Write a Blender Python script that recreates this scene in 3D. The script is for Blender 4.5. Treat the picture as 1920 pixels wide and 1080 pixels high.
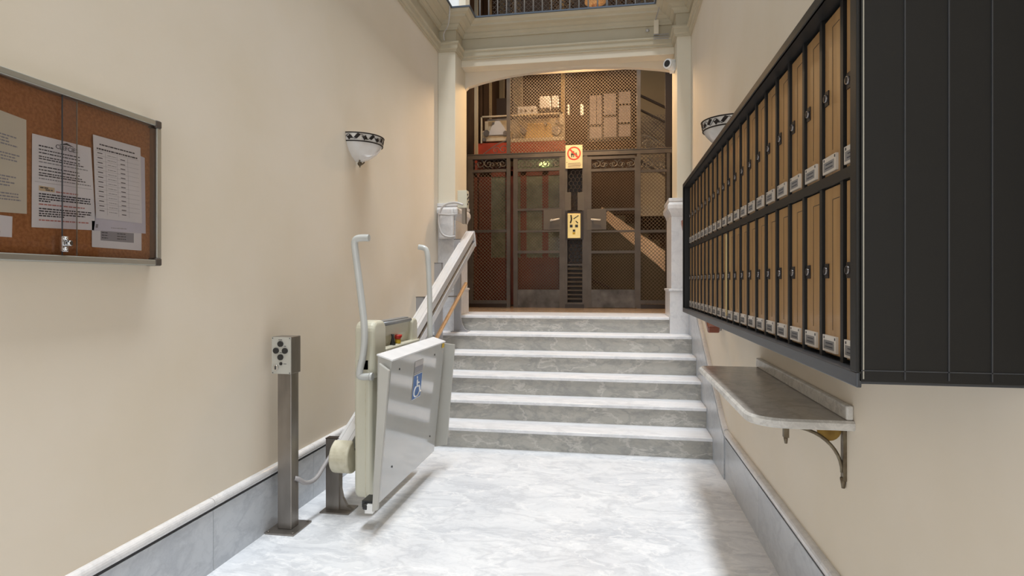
import bpy, math, random
from mathutils import Vector, Matrix
R = random.Random(7)
PI = math.pi
scn = bpy.context.scene
for o in list(bpy.data.objects): bpy.data.objects.remove(o)
COL = scn.collection
CAMH = 1.4; F = 1110.0
TH = math.atan(190.0/F); c_ = math.cos(TH); s_ = math.sin(TH)

# ------------------------------------------------------------ camera, sky, exposure
cam = bpy.data.cameras.new('camera'); cam.sensor_width = 36; cam.lens = F/1920*36
cam.shift_y = -12/1920; cam.clip_start = 0.05; cam.clip_end = 100
co = bpy.data.objects.new('camera', cam); COL.objects.link(co)
co.location = (0, 0, CAMH); co.rotation_euler = (PI/2, 0, TH)
scn.camera = co
scn.view_settings.view_transform = 'Standard'; scn.view_settings.look = 'None'
scn.view_settings.gamma = 1; scn.view_settings.use_curve_mapping = False
scn.view_settings.exposure = 0.0
w = bpy.data.worlds.new('sky'); scn.world = w; w.use_nodes = True
bg = w.node_tree.nodes['Background']; bg.inputs[0].default_value = (0.88, 0.94, 1.0, 1); bg.inputs[1].default_value = 0.56

def area(name, loc, rot, sx, sy, power, color):
    l = bpy.data.lights.new(name, 'AREA'); l.shape = 'RECTANGLE'; l.size = sx; l.size_y = sy
    l.energy = power; l.color = color
    o = bpy.data.objects.new(name, l); COL.objects.link(o); o.location = loc; o.rotation_euler = rot
    return o
def point(name, loc, power, color, r=0.05):
    l = bpy.data.lights.new(name, 'POINT'); l.energy = power; l.color = color; l.shadow_soft_size = r
    o = bpy.data.objects.new(name, l); COL.objects.link(o); o.location = loc
    return o
# the glazed roof over the courtyard and the daylight of the street entrance behind the camera
area('skylight', (0.0, 2.6, 14.0), (0, 0, 0), 1.5, 8.0, 1750, (0.92, 0.965, 1.0))
area('entrance_daylight', (-0.5, -2.6, 2.0), (PI/2, 0, 0), 2.4, 3.2, 52, (1.0, 0.96, 0.9))

# ------------------------------------------------------------ picture point -> place at a known depth
def P(u, v, y):
    r = (u-960)/F; D = y/(c_+r*s_)
    return Vector((D*(r*c_-s_), y, CAMH+(528-v)*D/F))
def PX(u, v, x):
    r = (u-960)/F; D = x/(r*c_-s_)
    return Vector((x, D*(c_+r*s_), CAMH+(528-v)*D/F))

# ------------------------------------------------------------ materials
def mat(name, col, rough=0.5, metal=0.0, col2=None, scale=8, bump=0.0, bscale=60, spec=0.5, detail=4, mapscale=(1,1,1), lo=0.35, hi=0.65, coat=0, emit=None, estr=0):
    m = bpy.data.materials.new(name); m.use_nodes = True
    nt = m.node_tree; b = nt.nodes['Principled BSDF']
    b.inputs['Roughness'].default_value = rough; b.inputs['Metallic'].default_value = metal
    b.inputs['Specular IOR Level'].default_value = spec
    if coat: b.inputs['Coat Weight'].default_value = coat; b.inputs['Coat Roughness'].default_value = 0.08
    b.inputs['Base Color'].default_value = (*col, 1)
    tc = nt.nodes.new('ShaderNodeNewGeometry'); mp = nt.nodes.new('ShaderNodeMapping'); mp.inputs['Scale'].default_value = mapscale
    nt.links.new(tc.outputs['Position'], mp.inputs['Vector'])
    n = nt.nodes.new('ShaderNodeTexNoise'); n.inputs['Scale'].default_value = scale; n.inputs['Detail'].default_value = detail
    nt.links.new(mp.outputs[0], n.inputs['Vector'])
    cr = nt.nodes.new('ShaderNodeValToRGB'); cr.color_ramp.elements[0].position = lo; cr.color_ramp.elements[1].position = hi
    c2 = col2 or tuple(min(1, x*0.93) for x in col)
    cr.color_ramp.elements[0].color = (*col, 1); cr.color_ramp.elements[1].color = (*c2, 1)
    nt.links.new(n.outputs['Fac'], cr.inputs[0]); nt.links.new(cr.outputs[0], b.inputs['Base Color'])
    if bump:
        n2 = nt.nodes.new('ShaderNodeTexNoise'); n2.inputs['Scale'].default_value = bscale; n2.inputs['Detail'].default_value = 3
        nt.links.new(mp.outputs[0], n2.inputs['Vector'])
        bp = nt.nodes.new('ShaderNodeBump'); bp.inputs['Strength'].default_value = bump; bp.inputs['Distance'].default_value = 0.01
        nt.links.new(n2.outputs['Fac'], bp.inputs['Height']); nt.links.new(bp.outputs[0], b.inputs['Normal'])
    if emit: b.inputs['Emission Color'].default_value = (*emit, 1); b.inputs['Emission Strength'].default_value = estr
    return m

def marble(name, base, vein, vein2=None, rough=0.22, scale=1.6, streak=(1, 1, 1), rot=(0, 0, 0.5), amt=0.55, rnd=True, cloud=0.5, light=None, warp=0.35):
    m = bpy.data.materials.new(name); m.use_nodes = True
    nt = m.node_tree; L = nt.links; b = nt.nodes['Principled BSDF']
    b.inputs['Roughness'].default_value = rough
    geo = nt.nodes.new('ShaderNodeNewGeometry'); add = nt.nodes.new('ShaderNodeVectorMath'); add.operation = 'ADD'
    L.new(geo.outputs['Position'], add.inputs[0])
    if rnd:
        oi = nt.nodes.new('ShaderNodeObjectInfo'); mu = nt.nodes.new('ShaderNodeVectorMath'); mu.operation = 'SCALE'
        mu.inputs[0].default_value = (17, 31, 23); L.new(oi.outputs['Random'], mu.inputs['Scale']); L.new(mu.outputs[0], add.inputs[1])
    mp = nt.nodes.new('ShaderNodeMapping'); mp.inputs['Scale'].default_value = streak; mp.inputs['Rotation'].default_value = rot
    L.new(add.outputs[0], mp.inputs['Vector'])
    n0 = nt.nodes.new('ShaderNodeTexNoise'); n0.inputs['Scale'].default_value = scale; n0.inputs['Detail'].default_value = 6
    L.new(mp.outputs[0], n0.inputs['Vector'])
    mx = nt.nodes.new('ShaderNodeVectorMath'); mx.operation = 'MULTIPLY_ADD'; mx.inputs[1].default_value = (warp, warp, warp)
    L.new(n0.outputs['Color'], mx.inputs[0]); L.new(mp.outputs[0], mx.inputs[2])
    def ridge(sc, lo, hi):
        n = nt.nodes.new('ShaderNodeTexNoise'); n.inputs['Scale'].default_value = sc; n.inputs['Detail'].default_value = 7; n.inputs['Roughness'].default_value = 0.6
        L.new(mx.outputs[0], n.inputs['Vector'])
        a = nt.nodes.new('ShaderNodeMath'); a.operation = 'SUBTRACT'; a.inputs[1].default_value = 0.5; L.new(n.outputs['Fac'], a.inputs[0])
        ab = nt.nodes.new('ShaderNodeMath'); ab.operation = 'ABSOLUTE'; L.new(a.outputs[0], ab.inputs[0])
        mr = nt.nodes.new('ShaderNodeMapRange'); mr.inputs['From Min'].default_value = lo; mr.inputs['From Max'].default_value = hi
        mr.inputs['To Min'].default_value = 1; mr.inputs['To Max'].default_value = 0; L.new(ab.outputs[0], mr.inputs['Value'])
        return mr.outputs[0]
    v1 = ridge(scale*1.5, 0.0, 0.055); v2 = ridge(scale*5, 0.0, 0.05)
    cl = nt.nodes.new('ShaderNodeTexNoise'); cl.inputs['Scale'].default_value = scale*1.1; cl.inputs['Detail'].default_value = 5; L.new(mx.outputs[0], cl.inputs['Vector'])
    clr = nt.nodes.new('ShaderNodeMapRange'); clr.inputs['From Min'].default_value = 0.35; clr.inputs['From Max'].default_value = 0.7
    clr.inputs['To Max'].default_value = cloud; L.new(cl.outputs['Fac'], clr.inputs['Value'])
    def mixc(fac, a, bcol, k=1.0):
        mm = nt.nodes.new('ShaderNodeMix'); mm.data_type = 'RGBA'
        if k != 1.0:
            q = nt.nodes.new('ShaderNodeMath'); q.operation = 'MULTIPLY'; q.inputs[1].default_value = k; L.new(fac, q.inputs[0]); fac = q.outputs[0]
        L.new(fac, mm.inputs[0])
        if isinstance(a, tuple): mm.inputs[6].default_value = (*a, 1)
        else: L.new(a, mm.inputs[6])
        mm.inputs[7].default_value = (*bcol, 1)
        return mm.outputs[2]
    o = mixc(clr.outputs[0], base, vein2 or vein)
    o = mixc(v2, o, vein, amt*0.5)
    o = mixc(v1, o, vein, amt)
    if light:
        v3 = ridge(scale*0.9, 0.0, 0.02); o = mixc(v3, o, light, 0.6)
    L.new(o, b.inputs['Base Color'])
    return m

def glass(name, col=(0.995, 0.985, 0.995)):
    m = bpy.data.materials.new(name); m.use_nodes = True; nt = m.node_tree; out = nt.nodes['Material Output']
    tr = nt.nodes.new('ShaderNodeBsdfTransparent'); tr.inputs[0].default_value = (*col, 1)
    gl = nt.nodes.new('ShaderNodeBsdfGlossy'); gl.inputs['Roughness'].default_value = 0.03
    fr = nt.nodes.new('ShaderNodeFresnel'); fr.inputs[0].default_value = 1.22
    mix = nt.nodes.new('ShaderNodeMixShader'); nt.links.new(fr.outputs[0], mix.inputs[0])
    nt.links.new(tr.outputs[0], mix.inputs[1]); nt.links.new(gl.outputs[0], mix.inputs[2]); nt.links.new(mix.outputs[0], out.inputs['Surface'])
    return m

M = {}
M['wall'] = mat('cream_plaster', (0.745, 0.665, 0.555), 0.75, col2=(0.71, 0.625, 0.50), scale=1.3, bump=0.05, bscale=25)
M['pilaster'] = mat('pale_cream_paint', (0.72, 0.67, 0.55), 0.6, col2=(0.69, 0.63, 0.51), scale=2)
M['entab'] = mat('greige_paint', (0.53, 0.475, 0.355), 0.55, col2=(0.49, 0.43, 0.31), scale=2.5, bump=0.03, bscale=15)
M['beam'] = mat('beam_cream', (0.76, 0.68, 0.54), 0.6, scale=2)
M['floor'] = marble('white_marble_floor', (0.85, 0.86, 0.88), (0.40, 0.42, 0.46), (0.60, 0.625, 0.67), rough=0.3, scale=2.3, streak=(0.8, 1.5, 1), rot=(0, 0, 0.35), amt=0.32, rnd=False, cloud=0.55, light=(0.95, 0.95, 0.96), warp=0.45)
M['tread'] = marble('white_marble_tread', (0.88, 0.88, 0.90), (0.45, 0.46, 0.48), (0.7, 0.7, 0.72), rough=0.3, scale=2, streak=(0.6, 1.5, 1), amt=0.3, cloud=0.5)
M['riser'] = marble('shaded_marble_riser', (0.47, 0.45, 0.405), (0.24, 0.24, 0.235), (0.37, 0.36, 0.33), rough=0.3, scale=2.2, streak=(0.8, 1, 1.6), rot=(0, 0.6, 0), amt=0.5, cloud=0.7, light=(0.68, 0.65, 0.6))  # greyer than the treads: shade on the upright faces is in the colour
M['skirt'] = marble('grey_marble_skirting', (0.56, 0.585, 0.62), (0.32, 0.345, 0.39), (0.46, 0.485, 0.53), rough=0.28, scale=1.8, streak=(1, 1, 1.8), rot=(0.5, 0, 0), amt=0.35, cloud=0.7)
M['capstone'] = marble('pale_marble_cap', (0.76, 0.745, 0.74), (0.5, 0.49, 0.5), (0.66, 0.65, 0.66), rough=0.25, scale=4, amt=0.3, cloud=0.5)
M['dado'] = marble('pale_marble_dado', (0.74, 0.73, 0.73), (0.45, 0.45, 0.48), (0.62, 0.62, 0.64), rough=0.28, scale=3, amt=0.3, cloud=0.6)
M['shelf'] = marble('brownish_shelf_marble', (0.50, 0.46, 0.41), (0.26, 0.24, 0.23), (0.37, 0.34, 0.31), rough=0.16, scale=2.6, amt=0.4, cloud=0.6)
M['shelfedge'] = marble('white_shelf_edge', (0.72, 0.70, 0.66), (0.42, 0.40, 0.38), (0.58, 0.56, 0.52), rough=0.25, scale=5, amt=0.5, cloud=0.6)
M['landing'] = marble('warm_landing_floor', (0.50, 0.35, 0.22), (0.28, 0.17, 0.10), (0.42, 0.28, 0.17), rough=0.2, scale=3, amt=0.4, cloud=0.6)
M['joint'] = mat('dark_joint', (0.05, 0.05, 0.055), 0.8)
M['steel'] = mat('worn_steel', (0.33, 0.30, 0.27), 0.38, 0.85, col2=(0.22, 0.20, 0.18), scale=9, mapscale=(1, 1, 0.25), bump=0.03)
M['alu'] = mat('aluminium_rail', (0.82, 0.83, 0.85), 0.35, 0.55, scale=4)
M['darkslot'] = mat('dark_slot', (0.018, 0.010, 0.008), 0.5)
M['beige'] = mat('beige_plastic', (0.66, 0.64, 0.52), 0.35, coat=0.3, col2=(0.63, 0.61, 0.49), scale=4)
M['beigedark'] = mat('aged_beige', (0.58, 0.54, 0.40), 0.5, col2=(0.70, 0.66, 0.52), scale=20)
M['armgrey'] = mat('grey_painted_tube', (0.56, 0.57, 0.55), 0.3, coat=0.3)
M['bargrey'] = mat('mid_grey_bar', (0.27, 0.28, 0.29), 0.35, 0.3)
M['postgrey'] = mat('grey_post_paint', (0.40, 0.40, 0.42), 0.4, 0.3)
M['panel'] = mat('grey_glossy_panel', (0.45, 0.45, 0.43), 0.12, coat=0.9, scale=3)
M['panelpale'] = mat('pale_grey_panel', (0.50, 0.49, 0.45), 0.3, scale=3)
M['paneltop'] = mat('pale_metal_top', (0.84, 0.85, 0.87), 0.4, 0.1)
M['black'] = mat('black_plastic', (0.02, 0.02, 0.02), 0.4)
M['red'] = mat('red_plastic', (0.55, 0.03, 0.02), 0.35)
M['yellow'] = mat('yellow_label', (0.75, 0.50, 0.03), 0.5)
M['blue'] = mat('blue_sign', (0.02, 0.13, 0.42), 0.35)
M['white'] = mat('white_paint', (0.85, 0.85, 0.84), 0.4)
M['paper'] = mat('white_paper', (0.88, 0.88, 0.90), 0.7, scale=5)
M['paperb'] = mat('cream_paper', (0.74, 0.70, 0.57), 0.7, scale=5)
M['ink'] = mat('dark_ink', (0.05, 0.05, 0.06), 0.7)
M['inkgrey'] = mat('grey_ink', (0.33, 0.33, 0.36), 0.7)
M['inkred'] = mat('red_ink', (0.55, 0.22, 0.2), 0.7)
M['inktan'] = mat('tan_print', (0.72, 0.58, 0.38), 0.7)
M['inkcard'] = mat('name_card', (0.20, 0.19, 0.185), 0.6)
M['cork'] = mat('cork', (0.46, 0.20, 0.07), 0.85, col2=(0.34, 0.135, 0.046), scale=90, detail=3, bump=0.3, bscale=200)
M['alframe'] = mat('satin_aluminium', (0.47, 0.47, 0.43), 0.32, 0.8, scale=3)
M['chrome'] = mat('chrome', (0.75, 0.75, 0.76), 0.12, 1.0)
M['gun'] = mat('dark_metal_case', (0.013, 0.0125, 0.012), 0.45, 0.0, scale=5, spec=0.3)
M['gunedge'] = mat('slate_grey_metal_edge', (0.07, 0.075, 0.085), 0.35, 0.5)
M['oak'] = mat('tan_door_wood', (0.37, 0.21, 0.078), 0.42, col2=(0.29, 0.155, 0.053), scale=6, mapscale=(6, 6, 0.5), bump=0.03, coat=0.15)
M['oakbright'] = mat('brass_strip', (0.65, 0.50, 0.25), 0.3, 0.4)
M['locksil'] = mat('nickel_lock', (0.22, 0.20, 0.19), 0.3, 0.9)
M['plasticclear'] = mat('name_holder', (0.60, 0.54, 0.47), 0.3, coat=0.3)
M['opal'] = mat('opal_glass', (0.72, 0.70, 0.68), 0.25, coat=0.5, col2=(0.66, 0.62, 0.58), scale=9)
M['iron'] = mat('black_iron', (0.018, 0.012, 0.01), 0.5, 0.4)
M['bracket'] = mat('bronzed_iron', (0.20, 0.165, 0.11), 0.5, 0.6, col2=(0.11, 0.08, 0.05), scale=30)
M['brassd'] = mat('dull_brass', (0.30, 0.19, 0.05), 0.4, 0.7, col2=(0.2, 0.12, 0.03), scale=25)
M['grille'] = mat('grey_brown_iron_paint', (0.12, 0.106, 0.096), 0.45, 0.2, col2=(0.09, 0.08, 0.072), scale=6)
M['grillekick'] = mat('scuffed_kick_plate', (0.16, 0.15, 0.145), 0.45, 0.3, col2=(0.06, 0.055, 0.05), scale=5)
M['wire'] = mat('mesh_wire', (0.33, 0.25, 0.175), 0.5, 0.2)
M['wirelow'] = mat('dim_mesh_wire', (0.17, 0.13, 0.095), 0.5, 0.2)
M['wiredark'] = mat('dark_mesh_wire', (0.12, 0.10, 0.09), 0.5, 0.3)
M['carred'] = mat('red_lift_wood', (0.42, 0.05, 0.018), 0.4, col2=(0.30, 0.035, 0.012), scale=5, coat=0.3)
M['carframe'] = mat('red_brown_stile', (0.17, 0.035, 0.018), 0.4, coat=0.3)
M['carcream'] = mat('cream_machine_paint', (0.62, 0.52, 0.36), 0.5, col2=(0.52, 0.42, 0.28), scale=12)
M['caryellow'] = mat('ochre_machine_paint', (0.60, 0.40, 0.15), 0.5)
M['greenglass'] = mat('green_etched_glass', (0.23, 0.26, 0.185), 0.16, col2=(0.15, 0.175, 0.12), coat=0.6)
M['shaft'] = mat('brown_shaft_wall', (0.10, 0.06, 0.04), 0.8, col2=(0.055, 0.033, 0.022), scale=1.2)
M['olive'] = mat('olive_dado_paint', (0.062, 0.052, 0.026), 0.6, scale=2)
M['stairwall'] = mat('greige_stair_wall', (0.30, 0.26, 0.19), 0.7, scale=2)
M['soffit'] = mat('ochre_stair_stringer', (0.78, 0.60, 0.40), 0.6, scale=4)
M['darkwood'] = mat('dark_brown_wood', (0.028, 0.017, 0.011), 0.4)
M['woodrail'] = mat('light_wood_rail', (0.66, 0.42, 0.22), 0.4, col2=(0.56, 0.33, 0.16), scale=8, mapscale=(4, 1, 4), coat=0.2)
M['redrail'] = mat('red_brown_handrail', (0.20, 0.05, 0.025), 0.3, coat=0.4)
M['brass'] = mat('polished_brass_panel', (0.86, 0.66, 0.27), 0.28, 0.55)
M['signpaper'] = mat('cream_sign', (0.82, 0.72, 0.48), 0.5)
M['signred'] = mat('sign_red', (0.62, 0.05, 0.03), 0.5)
M['flash'] = mat('slate_lead_flashing', (0.10, 0.12, 0.15), 0.35, 0.4)
M['railmetal'] = mat('pale_metal_baluster', (0.40, 0.37, 0.34), 0.4, 0.4)
M['panelit'] = mat('frosted_window_pane', (0.40, 0.33, 0.28), 0.5, emit=(1.0, 0.78, 0.62), estr=0.10)
M['lampglow'] = mat('warm_lamp_glow', (0.9, 0.8, 0.6), 0.5, emit=(1.0, 0.72, 0.42), estr=6)
M['carlamp'] = mat('lift_lamp_glow', (0.9, 0.9, 0.5), 0.5, emit=(0.80, 0.95, 0.35), estr=1.3)
M['tube'] = mat('warm_tube_glow', (0.9, 0.8, 0.6), 0.5, emit=(1.0, 0.75, 0.45), estr=1.2)
M['straw'] = mat('woven_straw', (0.65, 0.35, 0.13), 0.6, col2=(0.3, 0.13, 0.05), scale=60, emit=(1, 0.5, 0.2), estr=0.12)
M['conduit'] = mat('grey_plastic_conduit', (0.52, 0.50, 0.49), 0.4)
M['glass'] = glass('cabinet_glass')
M['handle'] = mat('pale_metal_handle', (0.95, 0.94, 0.90), 0.4, 0.1)
M['plate'] = mat('grey_lock_plate', (0.13, 0.118, 0.105), 0.5, 0.1)
M['cable'] = mat('grey_cable', (0.36, 0.34, 0.34), 0.5)

# ------------------------------------------------------------ mesh builder
class MB:
    def __init__(s): s.v = []; s.f = []; s.m = []; s.sm = []
    def add(s, vs, fs, mi=0, smooth=False):
        n = len(s.v); s.v += [Vector(p) for p in vs]
        for f in fs: s.f.append([n+i for i in f]); s.m.append(mi); s.sm.append(smooth)
        return s
    def hexa(s, p, mi=0):   # 8 points: bottom loop 0-3, top loop 4-7
        return s.add(p, [(3, 2, 1, 0), (4, 5, 6, 7), (0, 1, 5, 4), (1, 2, 6, 5), (2, 3, 7, 6), (3, 0, 4, 7)], mi)
    def box(s, x0, x1, y0, y1, z0, z1, mi=0):
        return s.hexa([(x0, y0, z0), (x1, y0, z0), (x1, y1, z0), (x0, y1, z0), (x0, y0, z1), (x1, y0, z1), (x1, y1, z1), (x0, y1, z1)], mi)
    def prism(s, pts, vec, mi=0, smooth=False):   # planar polygon extruded by vec
        n = len(pts); a = [Vector(p) for p in pts]; vec = Vector(vec); b = [p+vec for p in a]
        s.add(a+b, [tuple(range(n-1, -1, -1)), tuple(range(n, 2*n))], mi)
        s.add(a+b, [(i, (i+1) % n, n+(i+1) % n, n+i) for i in range(n)], mi, smooth)
        return s
    def tube(s, path, r, n=8, mi=0, cap=True, closed=False):
        path = [Vector(p) for p in path]; k = len(path); vs = []; up = None
        for i, p in enumerate(path):
            if closed: t = path[(i+1) % k]-path[i-1]
            else: t = path[min(i+1, k-1)]-path[max(i-1, 0)]
            t.normalize()
            if up is None:
                up = Vector((0, 0, 1)) if abs(t.z) < 0.9 else Vector((1, 0, 0))
            up = (up-t*up.dot(t)).normalized(); sd = t.cross(up)
            rr = r[i] if isinstance(r, (list, tuple)) else r
            vs += [p+(up*math.cos(2*PI*j/n)+sd*math.sin(2*PI*j/n))*rr for j in range(n)]
        fs = []
        for i in range(k if closed else k-1):
            a = i*n; b = ((i+1) % k)*n
            fs += [(a+j, b+j, b+(j+1) % n, a+(j+1) % n) for j in range(n)]
        s.add(vs, fs, mi, n > 5)
        if cap and not closed:
            m0 = len(s.v)-len(vs)
            s.f.append([m0+j for j in range(n)]); s.m.append(mi); s.sm.append(False)
            s.f.append([m0+(k-1)*n+j for j in range(n-1, -1, -1)]); s.m.append(mi); s.sm.append(False)
        return s
    def cyl(s, a, b, r, n=12, mi=0): return s.tube([a, b], r, n, mi)
    def lathe(s, ctr, prof, n=24, a0=0, a1=2*PI, mi=0, smooth=True):
        ctr = Vector(ctr); full = abs(a1-a0-2*PI) < 1e-6; k = n if full else n+1; vs = []
        for (r, z) in prof:
            vs += [ctr+Vector((r*math.cos(a0+(a1-a0)*j/n), r*math.sin(a0+(a1-a0)*j/n), z)) for j in range(k)]
        fs = []
        for i in range(len(prof)-1):
            for j in range(n): fs.append((i*k+j, i*k+(j+1) % k, (i+1)*k+(j+1) % k, (i+1)*k+j))
        return s.add(vs, fs, mi, smooth)
    def sphere(s, ctr, r, n=10, mi=0, sx=1, sy=1, sz=1):
        ctr = Vector(ctr); vs = []; k = n//2+1
        for i in range(k):
            a = PI*i/(k-1)
            for j in range(n):
                b = 2*PI*j/n; vs.append(ctr+Vector((sx*r*math.sin(a)*math.cos(b), sy*r*math.sin(a)*math.sin(b), sz*r*math.cos(a))))
        fs = [(i*n+j, (i+1)*n+j, (i+1)*n+(j+1) % n, i*n+(j+1) % n) for i in range(k-1) for j in range(n)]
        return s.add(vs, fs, mi, True)
    def text(s, body, size, mtx, mi=0, depth=0.0003, align='LEFT'):
        cu = bpy.data.curves.new('lettering', 'FONT'); cu.body = body; cu.size = size; cu.extrude = depth; cu.align_x = align; cu.resolution_u = 2
        ob = bpy.data.objects.new('lettering', cu); me = bpy.data.meshes.new_from_object(ob)
        s.add([mtx @ v.co for v in me.vertices], [tuple(p.vertices) for p in me.polygons], mi)
        bpy.data.objects.remove(ob); bpy.data.curves.remove(cu); bpy.data.meshes.remove(me)
        return s
    def build(s, name, mats, parent=None, origin=None, bevel=0, seg=2, smooth=False):
        if not isinstance(mats, (list, tuple)): mats = [mats]
        if origin is None: origin = Vector(parent['_w']) if parent else sum(s.v, Vector())/len(s.v)
        origin = Vector(origin)
        me = bpy.data.meshes.new(name); me.from_pydata([p-origin for p in s.v], [], s.f)
        for m in mats: me.materials.append(m)
        for p, mi, sm in zip(me.polygons, s.m, s.sm): p.material_index = mi; p.use_smooth = sm or smooth
        me.validate(); me.update()
        import bmesh
        bm = bmesh.new(); bm.from_mesh(me); bmesh.ops.remove_doubles(bm, verts=bm.verts, dist=1e-6)
        bmesh.ops.recalc_face_normals(bm, faces=bm.faces); bm.to_mesh(me); bm.free()
        o = bpy.data.objects.new(name, me); COL.objects.link(o); o['_w'] = tuple(origin)
        if parent: o.parent = parent; o.location = origin-Vector(parent['_w'])
        else: o.location = origin
        if bevel:
            b = o.modifiers.new('bevel', 'BEVEL'); b.width = bevel; b.segments = seg; b.limit_method = 'ANGLE'; b.angle_limit = 0.6
            b.harden_normals = False
        return o
def tag(o, label=None, cat=None, group=None, kind=None):
    if label: o['label'] = label
    if cat: o['category'] = cat
    if group: o['group'] = group
    if kind: o['kind'] = kind
    return o
def empty(name, loc, label=None, cat=None, group=None, kind=None, parent=None):
    o = bpy.data.objects.new(name, None); COL.objects.link(o); o.location = Vector(loc)-(Vector(parent['_w']) if parent else Vector()); o['_w'] = tuple(loc)
    o.empty_display_size = 0.1
    if parent: o.parent = parent
    return tag(o, label, cat, group, kind)
def struct(mb, name, m, **k): return tag(mb.build(name, m, **k), kind='structure')
def sweep(mb, path, prof, mi=0):   # plan path [(x,y)], room on the left of travel; profile [(projection, z)]
    n = len(path); rings = []
    for i in range(n):
        p = Vector(path[i]); d0 = (p-Vector(path[i-1])).normalized() if i else None
        d1 = (Vector(path[i+1])-p).normalized() if i < n-1 else None
        d0 = d0 or d1; d1 = d1 or d0
        n0 = Vector((-d0.y, d0.x)); n1 = Vector((-d1.y, d1.x)); mt = (n0+n1)/(1+n0.dot(n1))
        rings.append([Vector((p.x+mt.x*d, p.y+mt.y*d, z)) for d, z in prof])
    k = len(prof)
    for i in range(n-1):
        mb.add(rings[i]+rings[i+1], [(j, j+1, k+j+1, k+j) for j in range(k-1)], mi)
    for r in (rings[0], rings[-1]): mb.add(r, [tuple(range(k))], mi)
    return mb

# ------------------------------------------------------------ setting
XL, XR = -1.93, 0.80            # wall faces
YP, YB, YJ = 6.38, 6.65, 6.90   # pilaster front, beam front, back of the jambs
XJL, XJR = -1.733, 0.655        # inner faces of the pilasters
RISE, RUN, Y1, ZL = 0.171, 0.3115, 4.85, 1.026
ZE0, ZE3 = 3.96, 4.35           # entablature bottom and top
Y0 = -1.6
struct(MB().box(XL, XR, Y0, 7.2, -0.12, 0), 'floor', M['floor'])
struct(MB().box(XL-0.25, XL, Y0, YJ, 0, ZE3), 'wall_left', M['wall'])
struct(MB().box(XR, XR+0.25, Y0, YJ, 0, ZE3), 'wall_right', M['wall'])
struct(MB().box(-2.4, 2.6, YJ+0.022, 7.198, ZL-0.12, ZL-0.0015), 'landing_border', M['tread'])
MB_l = MB().box(-3.2, 2.6, 7.2, 12.2, ZL-0.12, ZL); struct(MB_l, 'landing_floor', M['landing'])

# pilasters and beam
for nm, x0, x1, yp in (('pilaster_left', XL, XJL, YP), ('pilaster_right', XJR, XR, YP)):
    struct(MB().box(x0, x1, yp, YJ, 2.2, ZE3-0.3), nm, M['pilaster'], bevel=0.006)
struct(MB().box(XJL, XJR, YB, YB+0.18, 3.878, 3.97).box(XJL, XJR, YB, YJ, 3.97, ZE3-0.02), 'beam', M['beam'], bevel=0.005)
# segmental arch behind the beam
arc = [(872, 172), (880, 167), (904, 159), (930, 152), (960, 145.5), (990, 141), (1020, 136.5), (1060, 132.5), (1093, 130.5), (1150, 129.5), (1200, 131), (1238, 134), (1262, 137)]
pts = [P(u, v, YJ) for u, v in arc]
pts[0].x = XJL; pts[-1].x = XJR
poly = [(p.x, YB+0.18, p.z) for p in pts] + [(XJR, YB+0.18, 4.1), (XJL, YB+0.18, 4.1)]
am = MB()
top = 4.1
for a, b in zip(pts[:-1], pts[1:]):
    am.hexa([(a.x, YB+0.18, a.z), (b.x, YB+0.18, b.z), (b.x, YJ, b.z), (a.x, YJ, a.z), (a.x, YB+0.18, top), (b.x, YB+0.18, top), (b.x, YJ, top), (a.x, YJ, top)])
struct(am, 'arch_soffit', M['wall'])

# entablature swept round the pilasters
path = [(XR, Y0), (XR, YP), (XJR, YP), (XJR, YB), (XJL, YB), (XJL, YP), (XL, YP), (XL, Y0)]
ent = empty('trim_1', (-0.57, YB, ZE0), kind='structure')
a = sweep(MB(), path, [(-0.03, 3.955), (0.02, 3.955), (0.02, 3.975), (0.035, 3.985), (0.035, 4.03), (0.05, 4.04), (0.05, 4.055), (0.015, 4.06), (-0.03, 4.06)]).build('architrave', M['entab'], ent)
a = sweep(MB(), path, [(-0.03, 4.055), (0.012, 4.055), (0.012, 4.195), (-0.03, 4.195)]).build('frieze', M['entab'], ent)
a = sweep(MB(), path, [(-0.03, 4.19), (0.03, 4.19), (0.035, 4.215), (0.06, 4.235), (0.06, 4.25), (0.10, 4.27), (0.15, 4.28), (0.155, 4.30), (0.19, 4.315), (0.21, 4.34), (-0.03, 4.34)]).build('cornice', M['entab'], ent)
a = sweep(MB(), path, [(-0.03, 4.34), (0.225, 4.34), (0.225, 4.356), (-0.03, 4.356)]).build('lead_capping', M['flash'], ent)

# skirting boards: grey slabs and rounded caps, each stone its own piece
def cap_profile(xw, sgn, z):   # rounded cap section in x,z
    q = [(xw, z)]
    for i in range(9):
        a = -PI/2+PI*i/8; q.append((xw+sgn*(0.010+0.022*math.cos(a)), z+0.024+0.024*math.sin(a)))
    q.append((xw, z+0.048)); return q
def baseboard(name, xw, sgn, joints, yend):
    root = empty(name, (xw, 0, 0), kind='structure')
    js = joints
    for i in range(len(js)-1):
        y0, y1 = js[i]+0.0015, js[i+1]-0.0015
        xa, xb = sorted((xw, xw+sgn*0.022))
        MB().box(xa, xb, y0, y1, 0, 0.293).build('marble_slab', M['skirt'], root, origin=(xw, (y0+y1)/2, 0))
        MB().prism([(x, y0, z) for x, z in cap_profile(xw, sgn, 0.302)], (0, y1-y0, 0), smooth=False).build('cap_stone', M['capstone'], root, origin=(xw, (y0+y1)/2, 0.3))
    xa, xb = sorted((xw, xw+sgn*0.018))
    MB().box(xa, xb, js[0], js[-1], 0, 0.302).build('mortar_bed', M['joint'], root)
    return root
bl = baseboard('baseboard_left', XL, 1, [Y0, -0.33, 0.64, 1.61, 2.58, 3.55, 4.45], 4.45)
br = baseboard('baseboard_right', XR, -1, [Y0, -0.6, 0.4, 1.4, 2.4, 3.4, 4.38], 4.38)
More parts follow.
